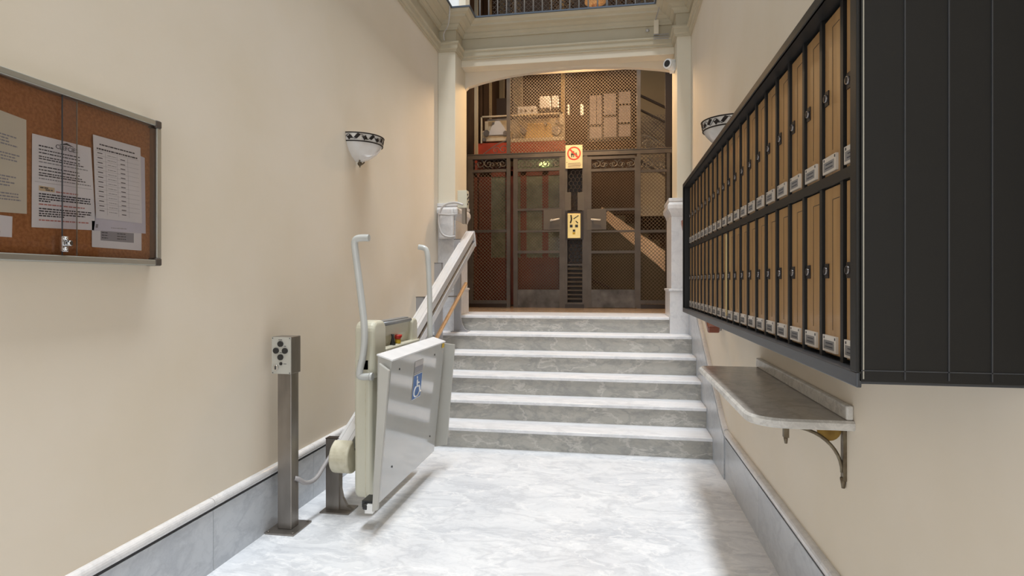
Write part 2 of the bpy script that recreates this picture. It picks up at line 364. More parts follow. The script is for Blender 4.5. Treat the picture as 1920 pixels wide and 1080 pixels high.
# raking skirting up the stairs
def rake(name, xw, sgn):
    root = empty(name, (xw, Y1, 0), kind='structure')
    def zt(y): return 0.302+0.565*(y-4.46)
    top = [(4.30, 0.302), (4.40, 0.306), (4.46, 0.325), (4.54, 0.372), (4.64, 0.43), (YP-0.02, zt(YP-0.02))]
    ys = [4.385 if sgn < 0 else 4.455, 5.40, YP-0.002]
    def ztop(y):
        for (ya, za), (yb, zb) in zip(top[:-1], top[1:]):
            if y <= yb: return za+(zb-za)*(y-ya)/(yb-ya)
        return top[-1][1]
    for a, b in zip(ys[:-1], ys[1:]):
        n = 10; yy = [a+0.0015+(b-a-0.003)*i/n for i in range(n+1)]
        pts = [(xw, y, ztop(y)-0.006) for y in yy] + [(xw, yy[-1], 0), (xw, yy[0], 0)]
        MB().prism(pts, (sgn*0.03, 0, 0)).build('marble_slab', M['skirt'], root)
        m = MB(); prev = None
        for y in yy:
            ring = [Vector((x, y, z)) for x, z in cap_profile(xw, sgn, ztop(y)+0.004)]
            if prev:
                k = len(ring); m.add(prev+ring, [(j, (j+1) % k, k+(j+1) % k, k+j) for j in range(k)], 0, False)
            else: m.add(ring, [tuple(range(len(ring)))])
            prev = ring
        m.add(prev, [tuple(range(len(prev)))])
        m.build('cap_stone', M['capstone'], root)
rake('trim_2', XL, 1); rake('trim_3', XR, -1)

# marble dadoes of the pilasters
def dado(name, x0, x1, inner):   # inner: +1 when the opening lies to +x
    root = empty(name, ((x0+x1)/2, YP, 0.85), kind='structure')
    z0 = 0.684+RISE
    def g(e):   # footprint grown by e towards room and opening
        return (x0, x1+e, YP-e, YJ+0.02) if inner > 0 else (x0-e, x1, YP-e, YJ+0.02)
    a = g(0.022); MB().box(a[0], a[1], a[2], a[3], z0-0.02 if inner > 0 else z0-0.02, 1.30).build('plinth_slab', M['dado'], root, bevel=0.003)
    a = g(0.034); MB().box(a[0], a[1], a[2], a[3], 1.30, 1.325).build('plinth_cap', M['capstone'], root, bevel=0.008, seg=3)
    a = g(0.006); MB().box(a[0], a[1], a[2], a[3], 1.325, 2.08).build('dado_slab', M['dado'], root, bevel=0.003)
    m = MB()
    for e0, e1, za, zb in ((0.006, 0.02, 2.08, 2.12), (0.02, 0.045, 2.12, 2.16), (0.045, 0.045, 2.16, 2.2), (0.042, 0.025, 2.2, 2.235), (0.034, 0.034, 2.235, 2.27)):
        a = g(e0); b = g(e1)
        m.hexa([(a[0], a[2], za), (a[1], a[2], za), (a[1], a[3], za), (a[0], a[3], za), (b[0], b[2], zb), (b[1], b[2], zb), (b[1], b[3], zb), (b[0], b[3], zb)])
    m.build('dado_cap', M['capstone'], root, bevel=0.003)
dado('dado_left', XL, XJL, 1); dado('dado_right', 0.603, XR, -1)

# stairs
st = empty('marble_staircase', (-0.57, Y1, 0), 'six broad white marble steps with risers greyed for shade up to the iron gate', 'stairs')
for k in range(6):
    y = Y1+RUN*k; z = RISE*k
    x0, x1 = (XL+0.03, XR-0.03) if k < 5 else (XJL+0.022, XJR-0.022)
    yb = y+RUN+0.02 if k < 5 else 7.197
    if k == 5: x0, x1 = XJL+0.024, 0.580
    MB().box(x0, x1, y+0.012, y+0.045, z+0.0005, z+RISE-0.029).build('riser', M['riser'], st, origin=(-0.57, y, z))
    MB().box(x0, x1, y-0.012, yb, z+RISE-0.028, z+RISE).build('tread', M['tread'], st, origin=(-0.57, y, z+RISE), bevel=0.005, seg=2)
    MB().box(x0, x1, y+0.045, yb, 0, z+RISE-0.028).build('step_core', M['riser'], st, origin=(-0.57, y, 0)) if False else None

# ------------------------------------------------------------ upper gallery
struct(MB().box(XJL-0.9, XR+0.9, YB+0.02, 7.95, 4.20, 4.345), 'gallery_floor', M['wall'])
struct(MB().box(-2.9, -1.80, 6.82, 7.0, 4.345, 7.0), 'wall_gallery_left', M['white'])
struct(MB().box(-1.80, -1.72, 6.80, 7.0, 4.345, 7.0), 'trim_4', M['beam'])
struct(MB().box(0.80, 2.2, 6.75, 7.0, 4.345, 7.0), 'wall_gallery_right', M['wall'])
gr = empty('gallery_railing', (-0.57, 6.47, 4.356), 'grey metal balustrade of the gallery above the arch', 'railing')
k = 0; u = 907.0
MB().box(-1.62, 0.56, 6.475, 6.505, 4.356, 4.374).build('bottom_rail', M['flash'], gr)
MB().box(-1.62, 0.56, 6.465, 6.515, 5.33, 5.36).build('top_rail', M['railmetal'], gr)
for i in range(21):
    x = -1.475+i*0.1005; r = 0.013 if i in (4, 9, 14) else 0.008
    MB().cyl((x, 6.49, 4.37), (x, 6.49, 5.335), r, 6).build('baluster', M['railmetal'], gr, origin=(x, 6.49, 4.37))

# ------------------------------------------------------------ shaft room behind the gate
YG = 8.43
struct(MB().box(-2.42, -2.32, YJ, 12.3, ZL, 7), 'wall_shaft_left', M['shaft'])
struct(MB().box(2.5, 2.6, YJ, 12.3, ZL, 7), 'wall_shaft_right', M['stairwall'])
struct(MB().box(-3.2, 2.6, 12.2, 12.3, ZL, 7), 'wall_shaft_back', M['shaft'])
struct(MB().box(-2.42, XL, YJ-0.1, YJ, ZL-0.1, 4.2), 'wall_return_left', M['wall'])
struct(MB().box(XR, 2.6, YJ-0.1, YJ, ZL-0.1, 4.2), 'wall_return_right', M['wall'])
struct(MB().box(-3.2, 2.6, 6.9, 12.3, 7.0, 7.1), 'ceiling_shaft', M['shaft'])

def diag(mb, x0, x1, z0, z1, y, pitch, r, mi=0, slope=1.0):
    # crossing diagonal wires clipped to a rectangle
    for sg in (1, -1):
        k0 = math.floor((min(z0-sg*slope*x0, z0-sg*slope*x1))/pitch); k1 = math.ceil(max(z1-sg*slope*x0, z1-sg*slope*x1)/pitch)
        for k in range(k0, k1+1):
            b = k*pitch; ps = []
            for x in (x0, x1):
                z = sg*slope*x+b
                if z0 <= z <= z1: ps.append((x, z))
            for z in (z0, z1):
                x = (z-b)/(sg*slope)
                if x0 < x < x1: ps.append((x, z))
            if len(ps) < 2: continue
            ps.sort(); p, q = ps[0], ps[-1]
            if abs(p[0]-q[0]) < 0.004: continue
            mb.tube([(p[0], y+sg*r*0.8, p[1]), (q[0], y+sg*r*0.8, q[1])], r, 4, mi, cap=False)
    return mb
def G(u, v=528): return P(u, v, YG)
def gx(u): return G(u).x
def gz(u, v): return G(u, v).z
def rect(mb, u0, v0, u1, v1, th=0.03, yo=0, mi=0):   # a bar on the grille plane, squared to the world axes
    xa, xb = gx(u0), gx(u1); um = (u0+u1)/2
    za, zb = gz(um, v1), gz(um, v0)
    return mb.box(xa, xb, YG+yo-th/2, YG+yo+th/2, za, zb, mi)
def spiral(mb, cx, cz, r, turns, a0, sg, wr, y=YG, n=18, tail=None):
    p = []
    for i in range(n+1):
        t = i/n; a = a0+sg*turns*2*PI*t; rr = r*(1-0.82*t); p.append((cx+rr*math.cos(a), y, cz+rr*math.sin(a)))
    if tail: p = [(tail[0], y, tail[1])]+p
    mb.tube(p, wr, 5)
cage = empty('lift_enclosure', (-0.6, YG, ZL), 'tall grey iron and wire mesh lift cage with two gates above the marble stairs', 'lift cage')
# fixed frame: posts and transom
ZT = gz(1076, 292)
posts = [(877, 887), (950.5, 957), (1053, 1060), (1095.5, 1101), (1194, 1201), (1250, 1256)]
for i, (a, b) in enumerate(posts):
    ztop = 7.0 if i in (1, 4) else ZT
    m = MB(); m.box(gx(a), gx(b), YG-0.03, YG+0.03, ZL, ztop); m.build('post', M['grille'], cage)
MB().box(gx(956.5), gx(961.5), YG-0.02, YG+0.02, ZT, 7.0).build('post', M['grille'], cage) if False else None
MB().box(gx(1193), gx(1199), YG-0.02, YG+0.02, ZT, 7.0)
MB().box(gx(890), gx(896), YG-0.02, YG+0.02, ZT, 7.0).build('post', M['stairwall'], cage)
MB().box(gx(1251), gx(1275), YG+0.3, YG+0.34, ZL, 7.0).build('corner_post', M['darkwood'], cage)
MB().box(gx(877), gx(1262), YG-0.035, YG+0.035, ZT-0.01, ZT+0.06).box(gx(877), gx(1262), YG-0.045, YG+0.045, ZT+0.05, ZT+0.062).build('transom_rail', M['grille'], cage)
for a, b in ((877, 950), (1201, 1262), (1060, 1095)): MB().box(gx(a), gx(b), YG-0.04, YG+0.04, ZL, ZL+0.055).build('sill', M['darkwood'], cage)
# mesh above the transom
m = MB(); diag(m, gx(957), gx(1194), ZT+0.06, 5.6, YG, 0.047, 0.0042)
tag(m.build('wire_mesh', M['wire'], cage), kind='stuff')
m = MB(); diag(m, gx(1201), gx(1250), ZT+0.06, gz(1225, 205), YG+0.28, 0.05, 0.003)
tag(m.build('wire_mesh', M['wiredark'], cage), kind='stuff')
# side panels of the lower zone
def side_panel(u0, u1):
    for v0, v1 in ((318, 323), (431, 436), (563, 570)):
        m = MB(); rect(m, u0, v0, u1, v1); m.build('panel_rail', M['grille'], cage)
    m = MB(); diag(m, gx(u0), gx(u1), ZL+0.06, gz((u0+u1)/2, 322), YG, 0.052, 0.0032)
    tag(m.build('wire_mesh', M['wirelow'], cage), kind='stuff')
side_panel(887, 950.5); side_panel(1201, 1250)
def scrolls(u0, u1, v0, v1, n, par):
    xa, xb = gx(u0), gx(u1); um = (u0+u1)/2; z0, z1 = gz(um, v1), gz(um, v0); h = z1-z0; w = (xb-xa)/n
    for i in range(n):
        m = MB(); cx = xa+w*(i+0.5); sg = 1 if i % 2 else -1; cz = (z0+z1)/2
        spiral(m, cx-sg*w*0.12, cz, h*0.40, 1.25, PI/2 if sg > 0 else PI/2, sg, 0.0075)
        spiral(m, cx+sg*w*0.22, cz-h*0.1, h*0.26, 1.1, -PI/2, -sg, 0.006)
        m.build('scroll', M['plate'], par)
    m = MB(); diag(m, xa, xb, z0, z1, YG+0.012, 0.06, 0.003); tag(m.build('scroll_backing_mesh', M['wiredark'], par), kind='stuff')
scrolls(887, 950, 296, 318, 3, cage); scrolls(1201, 1250, 294, 318, 2, cage)
# crest scrolls standing on the transom
for (ua, ub, fl) in ((905, 955, 1), (1203, 1250, -1)):
    m = MB()
    xa, xb = gx(ua), gx(ub); n = 14
    hh = 0.19
    if fl > 0: arcp = [(xa+(xb-xa)*i/n, YG, ZT+0.06+hh*math.sin(PI/2*i/n)) for i in range(n+1)]
    else: arcp = [(xa+(xb-xa)*i/n, YG, ZT+0.06+hh*math.cos(PI/2*i/n)) for i in range(n+1)]
    m.tube(arcp, 0.007, 5)
    for q, rr in ((0.50, 0.055), (0.78, 0.065)):
        t = q if fl > 0 else 1-q; spiral(m, xa+(xb-xa)*t, ZT+0.06+rr, rr, 1.3, 0 if fl > 0 else PI, fl, 0.006)
    m.build('crest_scroll', M['plate'], cage)
# two gates
def gate(u0, u1, mirror, lab):
    root = empty('gate_leaf', ((gx(u0)+gx(u1))/2, YG, ZL), parent=cage)
    m = MB(); rect(m, u0, 294, u0+8, 577, 0.045); rect(m, u1-4, 294, u1, 577, 0.045)
    for v0, v1 in ((293, 298), (316, 321), (391, 395), (432, 435.5), (470, 475)): rect(m, u0+8, v0, u1-4, v1, 0.04)
    m.build('leaf_frame', M['grille'], root)
    m = MB(); rect(m, u0+8, 543, u1-4, 577, 0.03); m.build('kick_plate', M['grillekick'], root)
    for a, b in (((321), 391), (395, 432), (435.5, 470), (475, 543)):
        m = MB(); diag(m, gx(u0+8), gx(u1-4), gz((u0+u1)/2, b), gz((u0+u1)/2, a), YG, 0.045, 0.0030)
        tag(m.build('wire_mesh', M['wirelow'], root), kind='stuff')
    scrolls(u0+8, u1-4, 298, 316, 5, root)
    m = MB()
    if mirror: rect(m, u0-1, 393, u0+36, 431, 0.05)
    else: rect(m, u1-34, 393, u1+2, 431, 0.05)
    m.build('lock_plate', M['plate'], root, bevel=0.003)
    um = u0+10 if mirror else u1-18; xh = gx(um); zh = gz(um, 413)
    d = 0.115
    m = MB().cyl((xh, YG-0.02, zh), (xh, YG-0.075, zh), 0.012, 8)
    dx = 1
    m.tube([(xh-0.02, YG-0.075, zh+(0.006 if mirror else -0.012)), (xh+d, YG-0.075, zh+(-0.006 if mirror else 0.012))], 0.0125, 8)
    m.build('handle', M['handle'], root)
    return root
gate(963, 1053, False, ''); gate(1101, 1194, True, '')
# centre column
m = MB(); rect(m, 1060, 282, 1064, 577, 0.04); rect(m, 1092, 282, 1096, 577, 0.04); rect(m, 1064, 495, 1092, 498, 0.03); rect(m, 1060, 567, 1096, 573, 0.05)
m.build('column_frame', M['grille'], cage)
m = MB()
def hexnet(mb, x0, x1, z0, z1, y, s, r):
    nz = int((z1-z0)/(s*1.5))+1; nx = int((x1-x0)/(s*1.732))+1
    for j in range(nz):
        for i in range(nx+1):
            cx = x0+(i+(0.5 if j % 2 else 0))*s*1.732; cz = z0+j*s*1.5+s*0.5
            if cx-s*.9 < x0 or cx+s*.9 > x1+0.02 or cz+s > z1+0.02: continue
            p = [(cx+s*math.cos(PI/6+PI/3*k), y, cz+s*math.sin(PI/6+PI/3*k)) for k in range(6)]
            mb.tube(p, r, 4, closed=True)
hexnet(m, gx(1063), gx(1094), gz(1078, 400), gz(1078, 318), YG, 0.034, 0.0055)
hexnet(m, gx(1063), gx(1094), gz(1078, 497), gz(1078, 449), YG, 0.034, 0.0055)
tag(m.build('ring_mesh', M['wiredark'], cage), kind='stuff')
MB().box(gx(1058), gx(1098), YG+0.25, YG+0.27, ZL, ZT).build('column_back', M['darkwood'], cage)
for i in range(8):
    v = 503+i*8
    m = MB(); xa, xb = gx(1064), gx(1092); z = gz(1078, v)
    m.hexa([(xa, YG-0.012, z-0.018), (xb, YG-0.012, z-0.018), (xb, YG-0.008, z-0.022), (xa, YG-0.008, z-0.022), (xa, YG+0.03, z+0.012), (xb, YG+0.03, z+0.012), (xb, YG+0.034, z+0.008), (xa, YG+0.034, z+0.008)])
    m.build('louvre', M['grille'], cage)
for a, b in ((1057.5, 1071), (1083, 1096.5)):
    m = MB(); rect(m, a, 361, b, 395, 0.05); m.build('bolt_plate', M['plate'], cage, bevel=0.003)
MB().box(gx(1060.5), gx(1094), YG-0.03, YG+0.02, gz(1077, 449.5), gz(1077, 397)).build('button_backboard', M['darkwood'], cage)
bp = MB().box(gx(1064.5), gx(1089), YG-0.05, YG-0.03, gz(1077, 447), gz(1077, 401)).build('brass_call_plate', M['brass'], cage, bevel=0.004)
for (ua, va, ub, vb) in ((1069, 422, 1074, 427), (1079, 422, 1084, 427), (1074.5, 431, 1079, 435)):
    MB().box(gx(ua), gx(ub), YG-0.062, YG-0.05, gz(1077, vb), gz(1077, va)).build('call_button', M['black'], bp)
MB().tube([(gx(1071), YG-0.052, gz(1071, 404)), (gx(1072), YG-0.052, gz(1072, 412)), (gx(1070), YG-0.052, gz(1070, 419))], 0.01, 6).build('mark', M['black'], bp)
MB().tube([(gx(1076), YG-0.052, gz(1076, 411)), (gx(1085), YG-0.052, gz(1085, 405))], 0.006, 6).build('mark', M['black'], bp)
MB().tube([(gx(1080), YG-0.052, gz(1080, 415)), (gx(1084), YG-0.052, gz(1084, 419))], 0.007, 6).build('mark', M['black'], bp)
m = MB().box(gx(1074), gx(1079), YG-0.054, YG-0.05, gz(1077, 440), gz(1077, 436)); m.build('yellow_tab', M['yellow'], bp)

# warning sign: children may not use the lift
sg = empty('warning_sign', G(1076.5, 317)+Vector((0, -0.05, 0)), 'cream notice with red prohibition circle over figures on the iron gate', 'sign')
xa, xb, za, zb = gx(1061), gx(1092.5), gz(1076, 317), gz(1076, 273.5); ys = YG-0.05
MB().box(xa, xb, ys, ys+0.008, za, zb).build('sign_board', M['signpaper'], sg)
cx = (xa+xb)/2; rr = (xb-xa)*0.405; cz = zb-rr-0.022
m = MB()
n = 28; vo = []; 
for i in range(n):
    a = 2*PI*i/n
    vo += [(cx+rr*math.cos(a), ys-0.002, cz+rr*math.sin(a)), (cx+rr*0.80*math.cos(a), ys-0.002, cz+rr*0.80*math.sin(a))]
m.add(vo, [(2*i, 2*((i+1) % n), 2*((i+1) % n)+1, 2*i+1) for i in range(n)])
d = rr*0.62
m.add([(cx-d-0.008, ys-0.003, cz+d-0.008), (cx-d+0.008, ys-0.003, cz+d+0.008), (cx+d+0.008, ys-0.003, cz-d+0.008), (cx+d-0.008, ys-0.003, cz-d-0.008)], [(0, 1, 2, 3)])
m.build('prohibition_ring', M['signred'], sg)
m = MB()
for fx, fh in ((-0.03, 0.8), (-0.005, 0.95), (0.03, 0.7)):
    h = rr*0.95*fh; b = cz-rr*0.55
    m.box(cx+fx-0.007, cx+fx+0.007, ys-0.002, ys, b, b+h*0.75); m.sphere((cx+fx, ys-0.001, b+h*0.9), 0.009, 8, sy=0.2)
    m.box(cx+fx-0.012, cx+fx+0.012, ys-0.002, ys, b+h*0.42, b+h*0.68)
for i in range(4):
    zz = za+0.016+i*0.018; m.box(xa+0.03+0.006*(i % 2), xb-0.03+0.006*(i % 3), ys-0.001, ys, zz, zz+0.006)
m.box(xa+0.012, xa+0.024, ys-0.001, ys, za+0.082, za+0.090)
m.build('figures_and_lettering', M['ink'], sg)

# ------------------------------------------------------------ lift car
YC = 8.95
def C(u, v): return P(u, v, YC)
car = empty('lift_car', (C(975, 577).x, YC+0.6, ZL), 'old red wooden lift cabin with green glass doors behind the left gate', 'lift')
x0, x1 = C(889, 500).x, C(1060, 500).x; zt = C(975, 284).z
MB().box(x0, x1, YC, YC+0.05, zt-0.03, C(975, 266).z).build('fascia', M['carred'], car)
MB().box(x0, x0+0.04, YC+0.05, YC+1.2, ZL+0.02, zt+0.1).box(x1-0.04, x1, YC+0.05, YC+1.2, ZL+0.02, zt+0.1).box(x0+0.04, x1-0.04, YC+1.16, YC+1.2, ZL+0.02, zt).build('cabin_wall', M['carred'], car)
MB().box(x0, x1, YC+0.05, YC+1.2, zt+0.1, zt+0.14).build('cabin_roof', M['darkwood'], car)
MB().box(x0, x1, YC, YC+1.2, ZL+0.0, ZL+0.02).build('cabin_floor', M['darkwood'], car)
# front: stiles and panes
m = MB()
for a, b in ((889, 895), (899, 921), (948, 962), (976, 987), (1017, 1028), (1050, 1060)): m.box(C(a, 0).x, C(b, 0).x, YC, YC+0.04, ZL+0.02, C(975, 320).z)
m.box(x0, x1, YC, YC+0.045, C(975, 330).z, C(975, 318).z)
m.build('door_stile', M['carframe'], car)
MB().box(x0, x1, YC+0.005, YC+0.035, ZL+0.02, C(1000, 483).z).box(C(966, 0).x, C(1048, 0).x, YC-0.012, YC+0.006, C(1000, 535).z, C(1000, 492).z).build('lower_panel', M['carframe'], car, bevel=0.004)
MB().box(C(921, 0).x, C(948, 0).x, YC+0.015, YC+0.025, C(975, 483).z, C(975, 330).z).build('side_panel', M['greenglass'], car)
for a, b in ((962, 976), (987, 1017), (1028, 1050)):
    MB().box(C(a, 0).x, C(b, 0).x, YC+0.015, YC+0.022, C(1000, 483).z, C(1000, 330).z).build('glass_pane', M['greenglass'], car)
MB().box(C(962, 0).x, C(1050, 0).x, YC+0.02, YC+0.028, C(1000, 318).z, zt-0.03).build('transom_glass', M['greenglass'], car)
MB().sphere((C(1021, 0).x, YC-0.006, C(1021, 308).z), 0.09, 12, sy=0.35, sz=0.45).build('transom_lamp', M['carlamp'], car)
# crosshead machinery box on the roof
mc = empty('crosshead_machine', (C(975, 268).x, YC+0.05, C(975, 268).z), parent=car)
xa, xb = C(902, 0).x, C(1056, 0).x; z0, z1 = C(975, 266).z, C(975, 215).z
MB().box(xa, xb, YC-0.02, YC+0.02, z1-0.02, z1).box(xa, xa+0.02, YC-0.02, YC+0.02, z0, z1).box(xb-0.05, xb, YC-0.02, YC+0.02, z1-0.18, z1).box(xa, xb, YC+0.28, YC+0.3, z0, z1).build('machine_frame', M['carcream'], mc)
MB().box(xa+0.02, C(957, 0).x, YC+0.02, YC+0.24, z0+0.03, z0+0.2).box(xa+0.1, C(950, 0).x, YC+0.05, YC+0.2, z0+0.2, z1-0.07).box(C(957, 0).x, xb, YC-0.01, YC+0.05, z0-0.005, z0+0.05).build('machine_bed', M['carcream'], mc, bevel=0.01)
a, b = C(983, 0).x, C(1037, 0).x
MB().hexa([(a, YC+0.05, z0+0.06), (b, YC+0.05, z0+0.06), (b, YC+0.2, z0+0.06), (a, YC+0.2, z0+0.06), (a+0.04, YC+0.08, z1-0.12), (b-0.05, YC+0.08, z1-0.12), (b-0.05, YC+0.2, z1-0.12), (a+0.04, YC+0.2, z1-0.12)]).build('motor_cover', M['caryellow'], mc, bevel=0.01)
m = MB()
xq = C(933, 0).x; m.prism([(xq-0.14, YC-0.01, z0+0.12), (xq+0.16, YC-0.01, z0+0.12), (xq+0.1, YC-0.01, z0+0.24), (xq+0.03, YC-0.01, z1-0.08), (xq-0.03, YC-0.01, z1-0.08), (xq-0.1, YC-0.01, z0+0.24)], (0, 0.03, 0))
m.build('bracket_plate', M['conduit'], mc)
for (u, v, r) in ((912, 250, 0.05), (948, 250, 0.04), (908, 262, 0.03), (952, 262, 0.03), (981, 245, 0.05), (1043, 245, 0.07), (975, 235, 0.02), (1023, 232, 0.02), (1043, 228, 0.03), (925, 232, 0.02)):
    p = C(u, v); MB().cyl((p.x, YC-0.012, p.z), (p.x, YC+0.05, p.z), r, 12).build('pulley', M['steel'], mc)
MB().box(xa+0.1, C(950, 0).x, YC-0.008, YC+0.01, z1-0.075, z1-0.05).build('cross_bar', M['steel'], mc)
MB().box(C(970, 0).x, C(1005, 0).x, YC+0.02, YC+0.2, z1, z1+0.13).build('control_box', M['conduit'], mc, bevel=0.006)
MB().box(C(1011, 0).x, C(1030, 0).x, YC+0.05, YC+0.25, z1+0.1, z1+0.28).build('control_box', M['conduit'], mc, bevel=0.006)
MB().box(C(1034, 0).x, C(1046, 0).x, YC+0.05, YC+0.15, z1+0.1, z1+0.28).build('control_box', M['conduit'], mc, bevel=0.006)
for u in (1013, 1023, 1037): MB().cyl((C(u, 0).x, YC+0.1, z1), (C(u, 0).x, YC+0.1, z1+0.14), 0.012, 6).build('control_leg', M['wiredark'], mc)
for u in (975, 983, 996): MB().box(C(u, 0).x, C(u+4, 0).x, YC+0.012, YC+0.02, z1+0.04, z1+0.08).build('control_window', M['wiredark'], mc)
MB().box(C(924, 0).x, C(956, 0).x, YC+0.3, YC+0.7, z1, z1+0.36).build('dark_housing', M['darkwood'], mc)
# guide rails of the shaft
m = MB()
for (u, b, yy, mm) in ((1052, 6, YC+1.25, 'caryellow'), (961, 18, YC+1.3, 'stairwall'), (917, 4, YC+1.25, 'carcream'), (936, 9, YC+1.5, 'stairwall')):
    p = P(u, 300, yy); q = P(u+b, 300, yy)
    tag(MB().box(p.x, q.x, yy, yy+0.06, P(u, 262, yy).z, 7.0).build('guide_rail', M[mm], None, origin=(p.x, yy, 3.4)), {1052: 'cream vertical steel guide rail above right end of the lift machinery', 961: 'broad brown vertical panel in the lift shaft behind the mesh', 917: 'thin cream guide rail above the left end of the lift machinery', 936: 'grey steel guide rail far behind the lift machinery'}[u], 'guide rail', 'guide rails of the lift shaft')
# small tubes of light on the far wall
for u in (1066, 1091):
    p = P(u, 215, 11.9); q = P(u, 196, 11.9)
    tag(MB().cyl(p, q, 0.03 if u > 1080 else 0.018, 8).build('wall_tube_lamp', M['tube']), 'short glowing tube lamp on the far shaft wall, ' + ('right one' if u > 1080 else 'left one'), 'lamp', 'tube lamps in the shaft')

# far leaded window
YW = 12.16
root = empty('window_1', P(1145, 262, YW), kind='structure')
W = lambda u, v: P(u, v, YW)
m = MB(); m.box(W(1101, 0).x, W(1190, 0).x, YW, YW+0.03, W(1145, 264).z, W(1145, 170).z); m.build('window_back', M['darkwood'], root)
cells = [(1106, 178, 1118, 232), (1119, 178, 1128, 232), (1106, 237, 1128, 258), (1132, 176, 1155, 216), (1132, 220, 1156, 257), (1160, 174, 1182, 196), (1160, 200, 1182, 231), (1160, 235, 1182, 257)]
for a, b, c, d in cells:
    z0, z1 = W(1145, d).z, W(1145, b).z
    MB().box(W(a, 0).x, W(c, 0).x, YW-0.02, YW, z0, z1).build('pane', M['panelit'], root)
m = MB()
for a, b in ((1102, 1106), (1128, 1132), (1156, 1160), (1182, 1187)): m.box(W(a, 0).x, W(b, 0).x, YW-0.04, YW, W(1145, 262).z, W(1145, 171).z)
for u0, u1, v in ((1106, 1128, 234), (1132, 1156, 218), (1160, 1182, 198), (1160, 1182, 233), (1106, 1182, 172), (1106, 1182, 260)): m.box(W(u0, 0).x, W(u1, 0).x, YW-0.035, YW, W(1145, v+1.6).z, W(1145, v-1.6).z)
m.build('glazing_bar', M['darkwood'], root)

# stair flights seen through the right gate
fl = empty('rear_staircase', (P(1190, 577, 10.4).x, 10.4, ZL), 'rear stair flight with lit ochre stringer sloping down right behind the right gate', 'stairs')
S = lambda u, v, y=10.4: P(u, v, y)
top = [S(1095, 362), S(1330, 535)]; bot = [S(1095, 405), S(1330, 592)]
tl = (S(1130, 385), S(1300, 515)); blw = (S(1130, 412), S(1300, 570))
# stringer band
m = MB(); m.prism([S(1128, 387), S(1300, 508), S(1300, 555), S(1128, 407)], (0, 0.12, 0)); m.build('stringer', M['soffit'], fl)
MB().prism([S(1060, 404-47), S(1128, 407), S(1300, 555), S(1300, 580), S(1060, 580)], (0, 0.05, 0)).build('understair_wall', M['olive'], fl)
# stepped top of the flight
m = MB()
for i in range(8):
    a = S(1128+i*22, 387+i*15.5); b = S(1150+i*22, 387+i*15.5)
    MB().box(a.x, b.x, 10.53, 11.4, a.z-0.18, a.z).build('step', M['olive'], fl)
m = MB(); m.prism([S(1095, 515), S(1150, 541), S(1143, 541), S(1095, 521)], (0, -0.03, 0)); m.build('floor_strip', M['darkwood'], fl)
struct(MB().box(P(1108, 0, 11.5).x, 2.5, 11.5, 11.55, P(1180, 400, 11.5).z, P(1180, 300, 11.5).z), 'wall_stair', M['shaft'])
# upper flight with railing at the right
uf = fl
U = lambda u, v: P(u, v, 9.6)
m = MB()
for (a, b, c, d, t) in ((1196, 176, 1290, 221, 4.0), (1196, 203, 1290, 249, 3.2), (1196, 299, 1290, 354, 3.6)):
    MB().prism([U(a, b-t/2), U(c, d-t/2), U(c, d+t/2), U(a, b+t/2)], (0, 0.05, 0)).build('handrail', M['darkwood'], uf)
m = MB(); p, q = U(1196, 176), U(1290, 262)
diag(m, p.x, q.x, U(1240, 318).z, U(1240, 226).z, 9.63, 0.06, 0.004); tag(m.build('wire_mesh', M['wiredark'], uf), kind='stuff')
struct(MB().box(U(1199, 0).x, 2.5, 10.1, 10.15, U(1240, 398).z, 7.0), 'wall_stair_upper', M['stairwall'])

# lamps over the landing (behind the arch, under the gallery) and in the shaft
def disc_lamp(loc, label, power, col):
    r = empty('ceiling_lamp', loc, label, 'lamp')
    MB().lathe(loc, [(0.001, -0.0), (0.13, -0.0), (0.13, -0.02)], 20).build('lamp_base', M['white'], r)
    MB().lathe(loc, [(0.12, -0.02), (0.10, -0.045), (0.06, -0.06), (0.001, -0.065)], 20).build('diffuser', M['lampglow'], r)
    point('lamp_light', Vector(loc)+Vector((0, 0, -0.14)), power, col, 0.08)
disc_lamp((-0.5, 7.35, 4.198), 'round ceiling lamp under the gallery floor above the landing', 75, (1.0, 0.67, 0.36))
point('shaft_light', (-0.35, 10.6, 4.6), 38, (1.0, 0.66, 0.38), 0.15)
point('car_machine_light', (-0.95, 8.7, 4.5), 22, (1.0, 0.72, 0.42), 0.08)
point('stair_light', (1.4, 9.0, 3.0), 22, (1.0, 0.70, 0.42), 0.15)
point('gallery_light', (-0.6, 7.7, 5.9), 9, (1.0, 0.75, 0.5), 0.15)
# upper gallery backdrop
m = MB(); diag(m, -1.7, 0.9, 4.8, 6.2, 8.3, 0.07, 0.006)
t = tag(m.build('wire_mesh', M['wiredark'], cage), kind='stuff')
for a, b in ((-1.3, -0.9), (-0.55, -0.1)): MB().box(a, b, 8.34, 8.38, 4.4, 6.3).build('upper_door_panel', M['shaft'], cage)
p = P(1116, -8, 7.9)
tag(MB().lathe(p, [(0.02, 0.14), (0.09, 0.1), (0.13, 0.0), (0.14, -0.09), (0.05, -0.13)], 16).build('warm_patch_shade', M['straw']), 'orange woven straw shade added for a warm-lit patch behind the gallery railing', 'lampshade')  # added shape with a faint glow, standing in for a warm-lit patch

